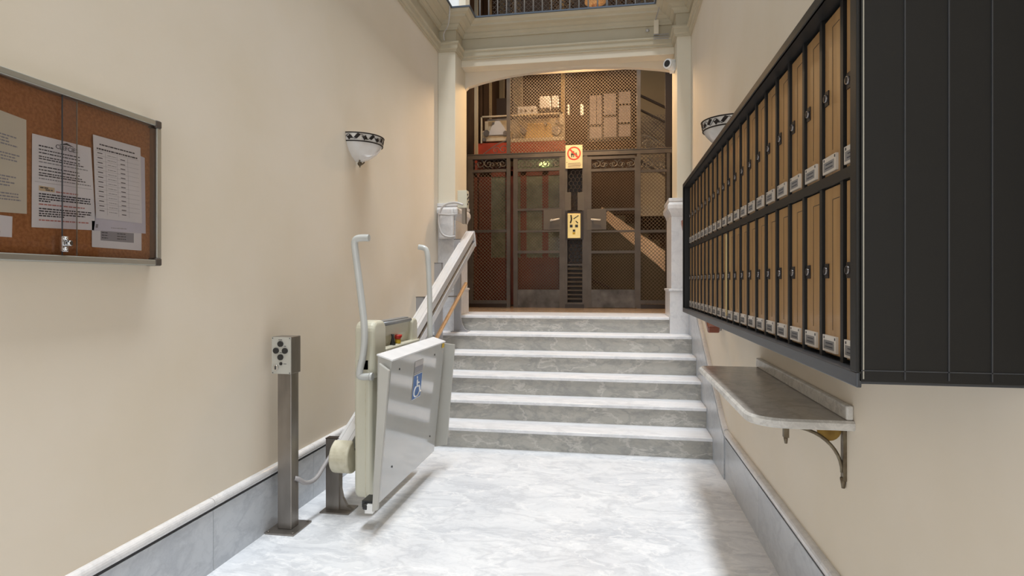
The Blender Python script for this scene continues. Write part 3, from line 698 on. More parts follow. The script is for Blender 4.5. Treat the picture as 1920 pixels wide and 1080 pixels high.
# ------------------------------------------------------------ mailboxes
XM, XD = 0.485, 0.525
YN, YF, ZB0, ZB1 = 1.30, 4.31, 1.193, 2.078
mbk = empty('mailbox_bank', (XR, (YN+YF)/2, ZB0), 'long black wall cabinet with two rows of tan wooden mailbox doors', 'mailboxes')
m = MB().box(XM, XR, YN-0.012, YN, ZB0+0.006, ZB1)
m.build('end_panel', M['gun'], mbk, bevel=0.002)
for x in (0.569, 0.6475, 0.723):
    MB().box(x-0.0012, x+0.0012, YN-0.0145, YN-0.011, ZB0+0.012, ZB1).build('panel_seam', M['gunedge'], mbk)
MB().box(XM+0.004, XR, YN-0.0145, YN-0.0115, ZB0+0.028, ZB0+0.030).build('panel_seam', M['gunedge'], mbk)
MB().box(XM+0.007, XM+0.0095, YN-0.0145, YN-0.0115, ZB0+0.012, ZB1).build('edge_highlight', M['alframe'], mbk)  # pale strip drawn in as the highlight along the corner
MB().box(XM, XR, YN, YF, ZB0, ZB0+0.02).build('bottom_board', M['gunedge'], mbk)
MB().box(XM, XR, YN, YF, ZB1-0.02, ZB1).build('top_board', M['gun'], mbk)
MB().box(XM, XR, YF-0.02, YF, ZB0+0.02, ZB1-0.02).build('far_end_panel', M['gun'], mbk)
MB().box(XD+0.02, XR, YN, YF-0.02, ZB0+0.02, ZB1-0.02).build('carcass', M['gun'], mbk)
# front frame: lip
m = MB(); m.box(XM-0.004, XM+0.006, YN-0.012, YF, ZB0-0.006, ZB0+0.024).build('frame_lip', M['gunedge'], mbk, bevel=0.002)
m = MB(); m.box(XM-0.004, XM+0.006, YN-0.012, YF, ZB1-0.02, ZB1+0.006).build('frame_lip', M['gun'], mbk, bevel=0.002)
m = MB(); m.box(XM-0.004, XM+0.006, YN-0.012, YN+0.022, ZB0+0.024, ZB1-0.02).build('frame_lip', M['gun'], mbk, bevel=0.002)
m = MB(); m.box(XM-0.004, XM+0.006, YF-0.02, YF, ZB0+0.024, ZB1-0.02).build('frame_lip', M['gun'], mbk, bevel=0.002)
ND = 21; yd0 = 1.341; pitch = (YF-0.035-yd0)/ND
rows = ((1.222, 1.630), (1.660, 2.048))
MB().box(XD-0.008, XD+0.02, YN+0.02, YF-0.02, 1.6325, 1.6575).build('row_divider', M['gun'], mbk)
for i in range(ND+1):
    y = yd0+i*pitch-0.006
    MB().box(XD-0.006, XD+0.02, y-0.0085, y+0.0085, ZB0+0.02, ZB1-0.02).build('door_divider', M['gun'], mbk, origin=(XD, y, ZB0+0.02))
def door_mesh(z0, z1, w):
    m = MB().box(XD, XD+0.018, 0, w, z0, z1); return m
first = {}
for ri, (z0, z1) in enumerate(rows):
    w = pitch-0.028; zc = (z0+z1)/2
    for i in range(ND):
        y = yd0+i*pitch+0.008
        org = (XD, y, z0)
        if ri not in first:
            d = MB().box(XD, XD+0.018, y, y+w, z0, z1).build('compartment_door', M['oak'], mbk, origin=org, bevel=0.0015, seg=1)
            # groove of the letter flap
            g = MB().box(XD-0.0008, XD+0.001, y+w*0.52, y+w*0.52+0.0012, z0+0.06, z1-0.03 if ri else z1-0.03)
            g.box(XD-0.0008, XD+0.001, y+w*0.14, y+w*0.52, z1-0.0315, z1-0.03)
            g = g.build('flap_groove', M['darkwood'], d)
            h = MB().box(XD-0.006, XD, y+0.022, y+w-0.001, z0+0.006, z0+0.046)
            h.box(XD-0.0066, XD-0.006, y+0.034, y+w-0.008, z0+0.012, z0+0.034, 1)
            h.box(XD-0.0070, XD-0.0066, y+0.042, y+w-0.02, z0+0.017, z0+0.020, 2).box(XD-0.0070, XD-0.0066, y+0.042, y+w-0.024, z0+0.026, z0+0.029, 2)
            h.box(XD-0.0068, XD-0.006, y+0.026, y+0.031, z0+0.037, z0+0.043, 2).box(XD-0.0068, XD-0.006, y+w-0.014, y+w-0.009, z0+0.037, z0+0.043, 2)
            h = h.build('name_holder', [M['plasticclear'], M['inkcard'], M['ink']], d)
            l = MB().box(XD-0.003, XD, y+w-0.030, y+w-0.006, zc-0.018, zc+0.018, 1)
            l.cyl((XD-0.008, y+w-0.018, zc), (XD, y+w-0.018, zc), 0.0095, 12, 0); l.box(XD-0.0095, XD-0.0079, y+w-0.0195, y+w-0.0165, zc-0.007, zc+0.007, 1)
            l = l.build('lock', [M['locksil'], M['iron']], d)
            first[ri] = d; 
        else:
            s = first[ri]; d = s.copy(); COL.objects.link(d); d.location = Vector(org)-Vector(mbk['_w'])
            for ch in list(s.children):
                cc = ch.copy(); COL.objects.link(cc); cc.parent = d
# brass strip beside one door of the lower row
yy = yd0+11*pitch-0.004
MB().box(XD-0.012, XD, yy-0.004, yy+0.004, rows[0][0]+0.02, rows[0][1]-0.01).build('brass_strip', M['oakbright'], mbk)

# ------------------------------------------------------------ marble shelf
sh = empty('marble_shelf', (XR, 2.8, 0.9), 'grey brown marble wall shelf with rounded corners under the mailboxes', 'shelf')
xs0, ys0, ys1, zs = 0.468, 2.15, 3.45, 0.93
def rounded(x0, x1, y0, y1, r0, r1, e=0):
    p = [(x1, y0+e), ]
    for i in range(9):
        a = -PI/2-PI/2*i/8; p.append((x0+e+r0+(r0)*math.cos(a), y0+e+r0+(r0)*math.sin(a)))
    for i in range(9):
        a = PI-PI/2*i/8; p.append((x0+e+r1+r1*math.cos(a), y1-e-r1+r1*math.sin(a)))
    p.append((x1, y1-e)); return p
o0 = rounded(xs0, XR, ys0, ys1, 0.12, 0.05)
o1 = rounded(xs0, XR, ys0, ys1, 0.112, 0.045, 0.009)
m = MB(); n = len(o0)
rings = [[(x, y, zs-0.034) for x, y in o1], [(x, y, zs-0.028) for x, y in o0], [(x, y, zs-0.008) for x, y in o0], [(x, y, zs) for x, y in o1]]
vs = sum(rings, []); 
fs = []; 
for k in range(3): fs += [(k*n+i, k*n+(i+1) % n, (k+1)*n+(i+1) % n, (k+1)*n+i) for i in range(n)]
m.add(vs, fs, 1); m.add(rings[3], [tuple(range(n))], 0); m.add(rings[0], [tuple(range(n-1, -1, -1))], 0)
m.build('slab', [M['shelf'], M['shelfedge']], sh)
MB().box(XR-0.024, XR, ys0+0.012, ys1, zs, zs+0.05).build('backsplash', M['shelfedge'], sh, bevel=0.006, seg=3)
for yb in (2.235, 3.3):
    b = empty('bracket', (XR, yb, zs-0.03), parent=sh)
    m = MB()
    m.box(XR-0.012, XR, yb-0.012, yb+0.012, zs-0.225, zs-0.034)
    m.tube([(XR-0.008, yb, zs-0.215), (XR-0.008, yb, zs-0.252)], [0.011, 0.006], 6)
    m.box(XR-0.205, XR, yb-0.010, yb+0.010, zs-0.040, zs-0.034)
    m.box(XR-0.205, XR-0.188, yb-0.010, yb+0.010, zs-0.082, zs-0.034); m.tube([(XR-0.197, yb, zs-0.08), (XR-0.196, yb, zs-0.104)], [0.008, 0.005], 6)
    arcp = []
    for i in range(13):
        a = PI/2*i/12; x = XR-0.012-0.168*(1-math.sin(a)); z = zs-0.2+0.155*(1-(math.sin(PI/2-a)*0+1-math.cos(a)))
        arcp.append((XR-0.188+0.176*math.sin(a), yb, zs-0.042-0.155*(1-math.cos(a))))
    m.tube(arcp, 0.006, 6); m.build('bracket_arm', M['bracket'], b)
    MB().cyl((XR-0.052, yb+0.004, zs-0.036-0.034+0.02), (XR-0.052, yb+0.012, zs-0.036-0.034+0.02), 0.040, 20).build('brass_disc', M['brassd'], b)

# ------------------------------------------------------------ right hand stair handrail
hr = empty('stair_handrail', (0.73, 4.56, 1.03), 'red brown wooden handrail end on right wall below the mailboxes', 'handrail')
a = Vector((0.70, 4.52, 1.03)); 
def slanted_bar(p, q, w, h):
    d = (Vector(q)-Vector(p)).normalized(); sd = Vector((1, 0, 0)); up = sd.cross(d).normalized()
    if up.z < 0: up = -up
    vs = []
    for o in (p, q):
        o = Vector(o); vs += [o-sd*w/2-up*h/2, o+sd*w/2-up*h/2, o+sd*w/2+up*h/2, o-sd*w/2+up*h/2]
    return MB().add(vs, [(0, 1, 2, 3), (7, 6, 5, 4), (0, 4, 5, 1), (1, 5, 6, 2), (2, 6, 7, 3), (3, 7, 4, 0)])
slanted_bar((0.722, 4.50, 1.045), (0.722, 6.25, 1.045+1.75*0.549), 0.085, 0.055).build('rail', M['redrail'], hr, bevel=0.012, seg=3)
for yb in (4.66, 5.9):
    zb = 1.045+(yb-4.5)*0.549
    MB().tube([(0.735, yb, zb-0.02), (0.735, yb, zb-0.06), (0.765, yb, zb-0.08), (0.80, yb, zb-0.08)], 0.008, 6).cyl((0.79, yb, zb-0.08), (0.80, yb, zb-0.08), 0.025, 10).build('rail_bracket', M['steel'], hr)

# left hand light wood rail
wl = empty('wooden_stair_rail', (-1.62, 5.3, 0.85), 'light wooden stair rail behind the platform lift at the left pilaster', 'handrail')
p, q = PX(812, 646, -1.60), PX(874, 531, -1.60)
slanted_bar(p, q, 0.032, 0.032).build('rail', M['woodrail'], wl, bevel=0.008)
for t in (0.12, 0.85):
    s = p.lerp(q, t)
    MB().tube([s+Vector((0, 0, -0.015)), s+Vector((-0.03, 0, -0.06)), (XL+0.03 if s.y < YP else XJL+0.005, s.y, s.z-0.06)], 0.008, 6).build('rail_bracket', M['steel'], wl)

# ------------------------------------------------------------ platform lift rail
rl = empty('inclined_lift_rail', (-1.62, 3.3, 0), 'white aluminium inclined rail on steel posts climbing the left wall', 'rail')
A = Vector((-1.605, 3.38, 0.345)); B = Vector((-1.605, 6.60, 1.895)); d = (B-A).normalized(); up = Vector((0, -d.z, d.y)).normalized(); sx = Vector((1, 0, 0))
def railbox(m, a, b, x0, x1, h0, h1, mi=0):
    vs = []
    for o in (a, b): vs += [o+sx*x0+up*h0, o+sx*x1+up*h0, o+sx*x1+up*h1, o+sx*x0+up*h1]
    return m.add(vs, [(0, 1, 2, 3), (7, 6, 5, 4), (0, 4, 5, 1), (1, 5, 6, 2), (2, 6, 7, 3), (3, 7, 4, 0)], mi)
m = MB()
railbox(m, A, B, -0.048, 0.048, 0.065, 0.09); railbox(m, A, B, -0.048, 0.048, -0.09, -0.065)
railbox(m, A, B, -0.048, 0.020, -0.065, 0.065); railbox(m, A, B, 0.020, 0.048, 0.022, 0.065); railbox(m, A, B, 0.020, 0.048, -0.065, -0.032)
m.build('rail_profile', M['alu'], rl)
railbox(MB(), A, B, 0.020, 0.026, -0.065, 0.065).build('rail_slot', M['darkslot'], rl)
m = MB(); railbox(m, A, B, -0.030, -0.027, 0.0895, 0.0915); railbox(m, A, B, 0.022, 0.025, 0.0895, 0.0915); m.build('rail_groove', M['conduit'], rl)
# rounded end cap at the bottom
def endcap(ctr, r, x0, x1, ext):
    pts = []
    c0 = ctr
    for i in range(17):
        a = PI/2+PI*i/16; pts.append(c0+d*(math.cos(a)*r)+up*(math.sin(a)*r))
    pts.append(c0+d*ext-up*r); pts.append(c0+d*ext+up*r)
    pts = [p+sx*x0 for p in pts]
    return MB().prism(pts, sx*(x1-x0))
endcap(A-d*0.01, 0.099, -0.062, 0.058, 0.035).build('end_cap', M['beigedark'], rl, bevel=0.012, seg=3)
endcap(B-d*0.0, 0.095, -0.052, 0.052, -0.03) if False else None
pts = []
for i in range(9):
    a = -PI/2+PI*i/8; pts.append(B-d*0.02+d*(math.cos(a)*0.035)+up*(math.sin(a)*0.096))
MB().prism([p-sx*0.053 for p in pts], sx*0.106).build('top_end_cap', M['alu'], rl, bevel=0.004)
def post(x, y, zb, zt, w=0.085, dd=0.05):
    m = MB().box(x-w/2, x+w/2, y-dd/2, y+dd/2, zb+0.008, zt); m.box(x-w/2-0.002, x+w/2+0.002, y-dd/2-0.002, y+dd/2+0.002, zt, zt+0.004, 1)
    m.box(x-0.06, x+0.125, y-0.07, y+0.07, zb, zb+0.008)
    # flared foot plate
    m.prism([(x+w/2, y-0.012, zb+0.008), (x+w/2+0.085, y-0.012, zb+0.008), (x+w/2+0.045, y-0.012, zb+0.03), (x+w/2+0.018, y-0.012, zb+0.08), (x+w/2, y-0.012, zb+0.16)], (0, 0.024, 0))
    return m
post(-1.69, 3.40, 0, 0.44).build('support_post', [M['steel'], M['darkslot']], rl, origin=(-1.69, 3.4, 0))
post(-1.705, 5.10, RISE, 1.26, 0.07).build('support_post', [M['postgrey'], M['darkslot']], rl, origin=(-1.705, 5.1, RISE))
post(-1.74, 5.77, RISE*3, 1.585, 0.075).build('support_post', [M['postgrey'], M['darkslot']], rl, origin=(-1.72, 5.77, RISE*3))
post(-1.675, 6.27, RISE*5, 1.86, 0.07).build('support_post', [M['postgrey'], M['darkslot']], rl, origin=(-1.675, 6.27, RISE*5))

# ------------------------------------------------------------ platform lift
pl = empty('platform_lift', (-1.42, 3.7, 0.1), 'folded beige and grey wheelchair platform lift at the foot of the stairs', 'platform lift')
xb0, xb1, yb0, yb1 = -1.515, -1.405, 3.30, 4.17
def rslab(m, x0, x1, y0, y1, z0, z1, r, n=5, mi=0):
    pts = []
    for cy, cz, a0 in ((y1-r, z1-r, 0), (y0+r, z1-r, PI/2), (y0+r, z0+r, PI), (y1-r, z0+r, 1.5*PI)):
        for i in range(n+1):
            a = a0+PI/2*i/n; pts.append((x0, cy+r*math.cos(a), cz+r*math.sin(a)))
    return m.prism(pts, (x1-x0, 0, 0), mi)
rslab(MB(), xb0, xb1, yb0, yb1, 0.11, 0.985, 0.05).build('body', M['beige'], pl, bevel=0.022, seg=4)
MB().prism([(xb0, yb0+0.1, 0.93), (-1.455, yb0+0.1, 0.93), (-1.455, yb0+0.1, 1.0), (-1.438, yb0+0.1, 1.05), (-1.432, yb0+0.1, 1.125), (xb0+0.02, yb0+0.1, 1.145), (xb0, yb0+0.1, 1.12)], (0, yb1-yb0-0.16, 0)).build('control_back', M['beige'], pl, bevel=0.008, seg=3)
rslab(MB(), xb0, xb1+0.015, yb0, yb0+0.20, 0.82, 1.165, 0.06).build('control_hump', M['beige'], pl, bevel=0.025, seg=4)
rslab(MB(), xb0, xb1-0.01, yb1-0.12, yb1, 0.9, 1.135, 0.04).build('far_hump', M['beige'], pl, bevel=0.02, seg=4)
MB().box(xb0+0.025, -1.44, yb0+0.22, yb1-0.13, 1.135, 1.150).build('top_strip', M['bargrey'], pl, bevel=0.004)
MB().cyl((-1.432, yb0+0.20, 1.130), (-1.432, yb1-0.12, 1.130), 0.013, 12).build('grip_bar', M['bargrey'], pl)
MB().box(xb1-0.01, xb1+0.014, yb0+0.2, yb1-0.02, 0.955, 0.985).build('ledge', M['beige'], pl, bevel=0.01, seg=3)
MB().box(xb0+0.07, xb0+0.074, yb0-0.001, yb0+0.002, 0.12, 0.80).build('body_seam', M['beigedark'], pl)
MB().cyl((-1.475, 3.79, 0.985), (-1.475, 3.79, 1.005), 0.02, 12, 1).cyl((-1.44, 3.79, 1.005), (-1.44, 3.79, 1.03), 0.018, 12).build('stop_collar', [M['yellow'], M['yellow']], pl) if False else None
pb = Vector((-1.43, 3.80, 0.985))
MB().cyl(pb, pb+Vector((0, 0, 0.028)), 0.019, 12).build('stop_button_collar', M['yellow'], pl)
MB().tube([pb+Vector((0, 0, 0.026)), pb+Vector((0, 0, 0.045)), pb+Vector((0, 0, 0.058))], [0.016, 0.028, 0.028], 14).build('emergency_stop_button', M['red'], pl)
pk = Vector((-1.428, 3.70, 0.985))
MB().tube([pk, pk+Vector((0, 0, 0.03)), pk+Vector((0, 0, 0.05)), pk+Vector((0, 0, 0.07))], [0.02, 0.012, 0.008, 0.010], 10).build('joystick', M['black'], pl)
MB().cyl((xb1-0.001, 3.36, 0.88), (xb1+0.012, 3.36, 0.88), 0.018, 12).build('hinge_bolt', M['armgrey'], pl)
MB().box(-1.60, xb0, 3.5, 3.95, 0.35, 0.78).build('carriage', M['beigedark'], pl)
# folded platform: leaning box
def leanbox(y0, y1, z0, z1, xb, xt, th, mi=0, up_=0.028):
    return MB().hexa([(xb-0.018, y0, z0+0.01), (xb, y0, z0), (xb, y1, z0), (xb-0.018, y1, z0+0.01), (xt-th, y0, z1+up_), (xt, y0, z1), (xt, y1, z1), (xt-th, y1, z1+up_)], mi)
leanbox(3.11, 4.15, 0.165, 0.962, -1.285, -1.205, 0.085).build('folded_platform', M['panel'], pl, bevel=0.006, seg=3)
MB().hexa([(-1.292, 3.105, 0.990), (-1.200, 3.105, 0.960), (-1.200, 4.155, 0.960), (-1.292, 4.155, 0.990), (-1.292, 3.105, 0.998), (-1.200, 3.105, 0.968), (-1.200, 4.155, 0.968), (-1.292, 4.155, 0.998)]).build('top_edge_plate', M['paneltop'], pl)
m = MB().hexa([(-1.302, 3.062, 0.140), (-1.270, 3.062, 0.150), (-1.270, 3.085, 0.150), (-1.302, 3.085, 0.140), (-1.262, 3.062, 0.955), (-1.203, 3.062, 0.915), (-1.203, 3.085, 0.915), (-1.262, 3.085, 0.955)])
m.build('near_ramp_flap', M['panelpale'], pl, bevel=0.004)
tp = P(829, 643, 4.2); tq = P(853, 646, 4.2); bq = P(838, 834, 4.2); bpn = P(813, 838, 4.2)
MB().prism([bpn, bq, tq, tp], (0, 0.012, 0)).build('far_ramp_flap', M['panelpale'], pl, bevel=0.003)
def onpanel(y, z, o=0.0):   # point on the leaning outer face
    t = (z-0.15)/0.812; return Vector((-1.285+0.08*t+o, y, z))
for (u, v) in ((749, 692), (815, 665), (735, 875), (806, 818)):
    # solve y for the pixel on the face
    x = -1.24; 
    for _ in range(6):
        q = PX(u, v, x); x = onpanel(q.y, q.z).x
    q = PX(u, v, x); MB().cyl(q-Vector((0.002, 0, 0)), q+Vector((0.003, 0, 0)), 0.006, 8).build('screw', M['black'], pl)
def facept(u, v, o=0.0015):
    x = -1.24
    for _ in range(8):
        q = PX(u, v, x); x = onpanel(q.y, q.z).x+o
    return PX(u, v, x)
q1, q2 = facept(776, 702), facept(790, 743)
ya, yb_, za, zb = q1.y, facept(790, 720).y, facept(783, 745).z, facept(783, 701).z
def quadface(mb, y0, y1, z0, z1, o, mi=0):
    return mb.add([onpanel(y0, z0, o), onpanel(y1, z0, o), onpanel(y1, z1, o), onpanel(y0, z1, o)], [(0, 1, 2, 3)], mi)
stk = quadface(MB(), ya, yb_, za, zb, 0.0015); quadface(stk, ya+0.004, yb_-0.004, za+0.004, zb-0.004, 0.002, 1)
# wheelchair symbol
W_ = yb_-ya; H_ = zb-za
def sp(a, b): return onpanel(ya+W_*a, za+H_*b, 0.003)
stk.sphere(sp(0.42, 0.86), 0.011, 8, 0, sx=0.15)
stk.tube([sp(0.42, 0.78), sp(0.45, 0.50), sp(0.72, 0.48), sp(0.82, 0.22), sp(0.92, 0.24)], 0.0065, 4)
stk.tube([sp(0.46, 0.64), sp(0.68, 0.62)], 0.005, 4)
stk.tube([sp(0.46+0.30*math.cos(a), 0.30+0.21*math.sin(a)) for a in [PI*0.62+i*PI*1.30/12 for i in range(13)]], 0.0055, 4)
stk.build('wheelchair_sticker', [M['white'], M['blue']], pl)
l = quadface(MB(), ya+0.004, yb_-0.002, zb+0.006, zb+0.085, 0.0015); quadface(l, ya+0.008, yb_-0.006, zb+0.01, zb+0.05, 0.002, 1)
l.build('rating_label', [M['conduit'], M['inkgrey']], pl)
q = facept(826, 648)
l = quadface(MB(), 4.08, 4.14, 0.925, 0.957, 0.002); l.build('yellow_sticker', M['yellow'], pl)
# small latch with white wheel
m = MB().box(-1.40, -1.335, 3.15, 3.25, 0.125, 0.165, 1).box(-1.375, -1.325, 3.13, 3.16, 0.10, 0.15); m.cyl((-1.385, 3.14, 0.135), (-1.36, 3.14, 0.135), 0.018, 10, 1)
m.build('hinge_latch', [M['white'], M['black']], pl, bevel=0.004)
# safety arms
yA = 3.24
armN = [P(693, 706, yA), P(675, 707, yA), P(673, 700, yA), P(683, 658, yA), P(684, 615, yA), P(678, 565, yA), P(670, 500, yA), P(665, 462, yA), P(665, 451, yA), P(671, 446, yA), P(692, 446, yA)]
def smooth(p, it=2):
    for _ in range(it):
        q = [p[0]]
        for a, b in zip(p[:-1], p[1:]): q += [a*0.75+b*0.25, a*0.25+b*0.75]
        p = q+[p[-1]]
    return p
MB().tube(smooth(armN), 0.0205, 12).build('safety_arm', M['armgrey'], pl)
m = MB().cyl(armN[0]+Vector((0.0, 0, 0)), armN[0]+Vector((0.02, 0.0, 0)), 0.023, 12).cyl(armN[1]+Vector((0.03, 0.0, 0)), armN[1]+Vector((0.03, 0.08, 0)), 0.015, 8); m.build('arm_pivot', M['armgrey'], pl)
yF = 4.14
armF = [P(806, 645, yF), P(806, 610, yF), P(806, 560, yF), P(803, 490, yF), P(801, 472, yF), P(797, 465, yF), P(785, 463, yF)]
MB().tube(smooth(armF), 0.0195, 12).build('safety_arm', M['armgrey'], pl)

# ------------------------------------------------------------ call station
cs = empty('call_station', (-1.82, 3.10, 0), 'steel post with grey button box near the left wall', 'control post')
MB().box(-1.862, -1.778, 3.06, 3.14, 0.01, 0.885).build('post', M['steel'], cs, bevel=0.004)
m = MB().box(-1.905, -1.73, 3.00, 3.20, 0.0, 0.010)
for x in (-1.89, -1.745):
    for y in (3.015, 3.185): m.cyl((x, y, 0.01), (x, y, 0.016), 0.008, 6)
m.build('base_plate', M['steel'], cs, bevel=0.002)
yb = 3.03
MB().box(-1.878, -1.760, yb, yb+0.10, 0.885, 1.093).build('button_box', M['steel'], cs, bevel=0.004)
fp = MB().box(-1.876, -1.762, yb-0.004, yb, 0.887, 1.091).build('face_plate', mat('grey_face_plate', (0.50, 0.49, 0.44), 0.45), cs)
cxf, czf = -1.822, 1.012
for dx, dz in ((0, 0.042), (-0.027, 0.004), (0.027, 0.004), (0, -0.032)):
    MB().cyl((cxf+dx, yb-0.012, czf+dz), (cxf+dx, yb-0.004, czf+dz), 0.0165, 16).build('push_button', M['black'], fp)
m = MB().cyl((cxf+0.002, yb-0.008, czf-0.068), (cxf+0.002, yb-0.004, czf-0.068), 0.009, 10); m.build('indicator_lamp', M['black'], fp)
MB().cyl((cxf-0.028, yb-0.012, czf-0.090), (cxf-0.028, yb-0.004, czf-0.090), 0.017, 16).build('key_switch', M['chrome'], fp)
MB().box(cxf-0.031, cxf-0.025, yb-0.014, yb-0.011, czf-0.100, czf-0.080).build('key_slot', M['black'], fp)
m = MB()
for x in (-1.870, -1.768):
    for z in (0.893, 1.085): m.cyl((x, yb-0.006, z), (x, yb-0.004, z), 0.003, 6)
for dx, dz, w in ((-0.014, 0.063, 0.022), (-0.006, -0.008, 0.018), (0.016, -0.070, 0.018), (0.020, 0.028, 0.012)): m.box(cxf+dx, cxf+dx+w, yb-0.0045, yb-0.004, czf+dz, czf+dz+0.003)
m.build('screws_and_marks', M['ink'], fp)
tag(MB().tube(smooth([Vector((-1.78, 3.10, 0.285)), Vector((-1.765, 3.11, 0.28)), Vector((-1.745, 3.16, 0.235)), Vector((-1.725, 3.24, 0.235)), Vector((-1.71, 3.32, 0.30)), Vector((-1.70, 3.375, 0.34))]), 0.013, 8).build('cable_conduit', M['cable']), 'grey flexible conduit sagging between steel call post and lift rail foot', 'cable')

# ------------------------------------------------------------ upper call box and trunking on the left pilaster
cb = empty('upper_call_box', P(872, 390, 6.31), 'grey button box at the top of the stairs on left pilaster', 'control box')
a, b = P(861, 358, 6.30), P(876, 390, 6.30)
MB().box(a.x-0.01, b.x+0.005, 6.26, 6.36, b.z, a.z).build('button_box', M['beige'], cb, bevel=0.004)
m = MB()
for dy, dz in ((0.03, 0.145), (0.07, 0.12), (0.03, 0.10), (0.07, 0.07), (0.03, 0.04)):
    m.cyl((b.x+0.004, 6.26+dy, b.z+dz), (b.x+0.012, 6.26+dy, b.z+dz), 0.011, 8)
m.build('push_button', M['black'], cb)
m = MB(); m.box(b.x-0.06, b.x-0.02, 6.30, 6.36, b.z-0.17, b.z); m.build('mounting_bracket', M['steel'], cb)
tr = empty('junction_trunking', P(850, 440, 6.28), 'grey plastic junction cover and looping conduit on left marble pilaster', 'junction box')
p = P(826, 380, 6.30); q = P(862, 440, 6.30)
MB().box(-1.905, -1.73, 6.28, 6.33, 1.87, 2.21).build('cover', M['dado'], tr, bevel=0.02, seg=3)
lp = [P(868, 384, 6.22), P(855, 379, 6.22), P(835, 382, 6.22), P(824, 395, 6.22), P(822, 420, 6.22), P(828, 440, 6.22), P(842, 445, 6.22), P(853, 443, 6.24)]
MB().tube(smooth(lp), 0.012, 8).build('conduit', M['conduit'], tr)
MB().tube([P(823, 402, 6.21), P(842, 403, 6.21), P(858, 401, 6.21)], 0.010, 6).build('conduit_clip', M['conduit'], tr)

# ------------------------------------------------------------ corkboard
XC = -1.912
nb = empty('notice_board', (XL, 1.6, 1.467), 'glazed cork noticeboard with aluminium frame on the left wall', 'noticeboard')
yn0, yn1, zn0, zn1 = 1.02, 2.21, 1.467, 2.072
MB().box(XL, XC, yn0+0.02, yn1-0.02, zn0+0.02, zn1-0.02).build('cork_panel', M['cork'], nb)
fx = -1.876
for a, b in ((zn1-0.024, zn1), (zn0, zn0+0.024)): MB().box(XL, fx, yn0+0.03, yn1-0.03, a, b).build('frame_rail', M['alframe'], nb, bevel=0.004, seg=3)
for a, b in ((yn1-0.024, yn1), (yn0, yn0+0.024)): MB().box(XL, fx, a, b, zn0+0.03, zn1-0.03).build('frame_stile', M['alframe'], nb, bevel=0.004, seg=3)
for y in (yn0, yn1-0.032):
    for z in (zn0-0.001, zn1-0.031): MB().box(XL, fx+0.003, y, y+0.032, z, z+0.032).build('corner_cap', mat('dark_corner_cap', (0.07, 0.055, 0.045), 0.4), nb, bevel=0.006, seg=3)
yl = PX(117, 300, -1.885).y; yr = PX(145, 300, -1.892).y
g1 = MB().box(-1.8875, -1.884, yl, yn1-0.024, zn0+0.024, zn1-0.024).build('sliding_pane', M['glass'], nb)
g2 = MB().box(-1.8955, -1.892, yn0+0.024, yr, zn0+0.024, zn1-0.024).build('sliding_pane', M['glass'], nb)
MB().box(-1.8876, -1.8838, yl-0.0012, yl+0.0010, zn0+0.024, zn1-0.024).build('pane_edge', M['gunedge'], nb)
MB().box(-1.8957, -1.8918, yr-0.001, yr+0.0008, zn0+0.024, zn1-0.024).build('pane_edge', M['alframe'], nb)
lk = PX(121, 458, -1.875)
m = MB().box(-1.884, -1.872, lk.y-0.011, lk.y+0.013, lk.z-0.026, lk.z+0.028).cyl((-1.872, lk.y+0.004, lk.z+0.004), (-1.855, lk.y+0.008, lk.z+0.004), 0.010, 12); m.sphere((-1.870, lk.y, lk.z+0.02), 0.007, 8); m.sphere((-1.870, lk.y, lk.z-0.016), 0.007, 8)
m.build('pane_lock', M['chrome'], nb, bevel=0.004)

def paper(name, corners, xo, label, matp, cat='notice'):
    # corners: pixel TL,TR,BR,BL on the cork plane; returns helper a,b in 0..1 -> point
    q = [PX(u, v, XC+xo) for u, v in corners]
    root = tag(MB().prism(q, (0.0008, 0, 0)).build(name, matp), label, cat, 'notices pinned on the cork board')
    def pt(a, b, o=0.0012):
        t = q[0].lerp(q[1], a); bt = q[3].lerp(q[2], a); r = t.lerp(bt, b); r.x += o; return r
    return root, pt
def line(mb, pt, a0, a1, b, h, mi=0, words=True):
    a = a0
    while a < a1-0.002:
        wl = min(R.uniform(0.02, 0.075), a1-a) if words else a1-a0
        p0, p1, p2, p3 = pt(a, b), pt(a+wl, b), pt(a+wl, b+h), pt(a, b+h)
        mb.add([p0, p1, p2, p3], [(0, 1, 2, 3)], mi); a += wl+0.010
def textmtx(p, size=1, tilt=0):   # text plane on a wall facing +x: reads towards +y
    return Matrix.Translation(p) @ Matrix(((0, 0, 1, 0), (1, 0, 0, 0), (0, 1, 0, 0), (0, 0, 0, 1))) @ Matrix.Rotation(tilt, 4, 'Z')
# middle white notice
pp, pt = paper('paper_notice', [(60, 250), (170, 277), (180, 432), (59, 426)], 0.002, 'white letter with house logo heading and paragraphs, pinned mid board', M['paper'])
m = MB()
h0 = pt(0.56, 0.105); m.text('CLEFCIES', 0.0215, textmtx(h0), 0, align='CENTER')
a, b, cc, dd = pt(0.42, 0.055), pt(0.56, 0.015), pt(0.70, 0.050), pt(0.56, 0.040)
m.add([a, b, cc, dd], [(0, 1, 2, 3)], 0)
line(m, pt, 0.10, 0.33, 0.105, 0.014)
for b, e, k in ((0.145, 0.78, 0), (0.18, 0.78, 0), (0.22, 0.78, 0), (0.245, 0.84, 0), (0.28, 0.92, 1), (0.33, 0.76, 0), (0.365, 0.76, 0), (0.40, 0.80, 0), (0.425, 0.86, 0), (0.46, 0.95, 1)): line(m, pt, 0.10, e, b, 0.012, k)
line(m, pt, 0.04, 0.97, 0.505, 0.003, 1, False)
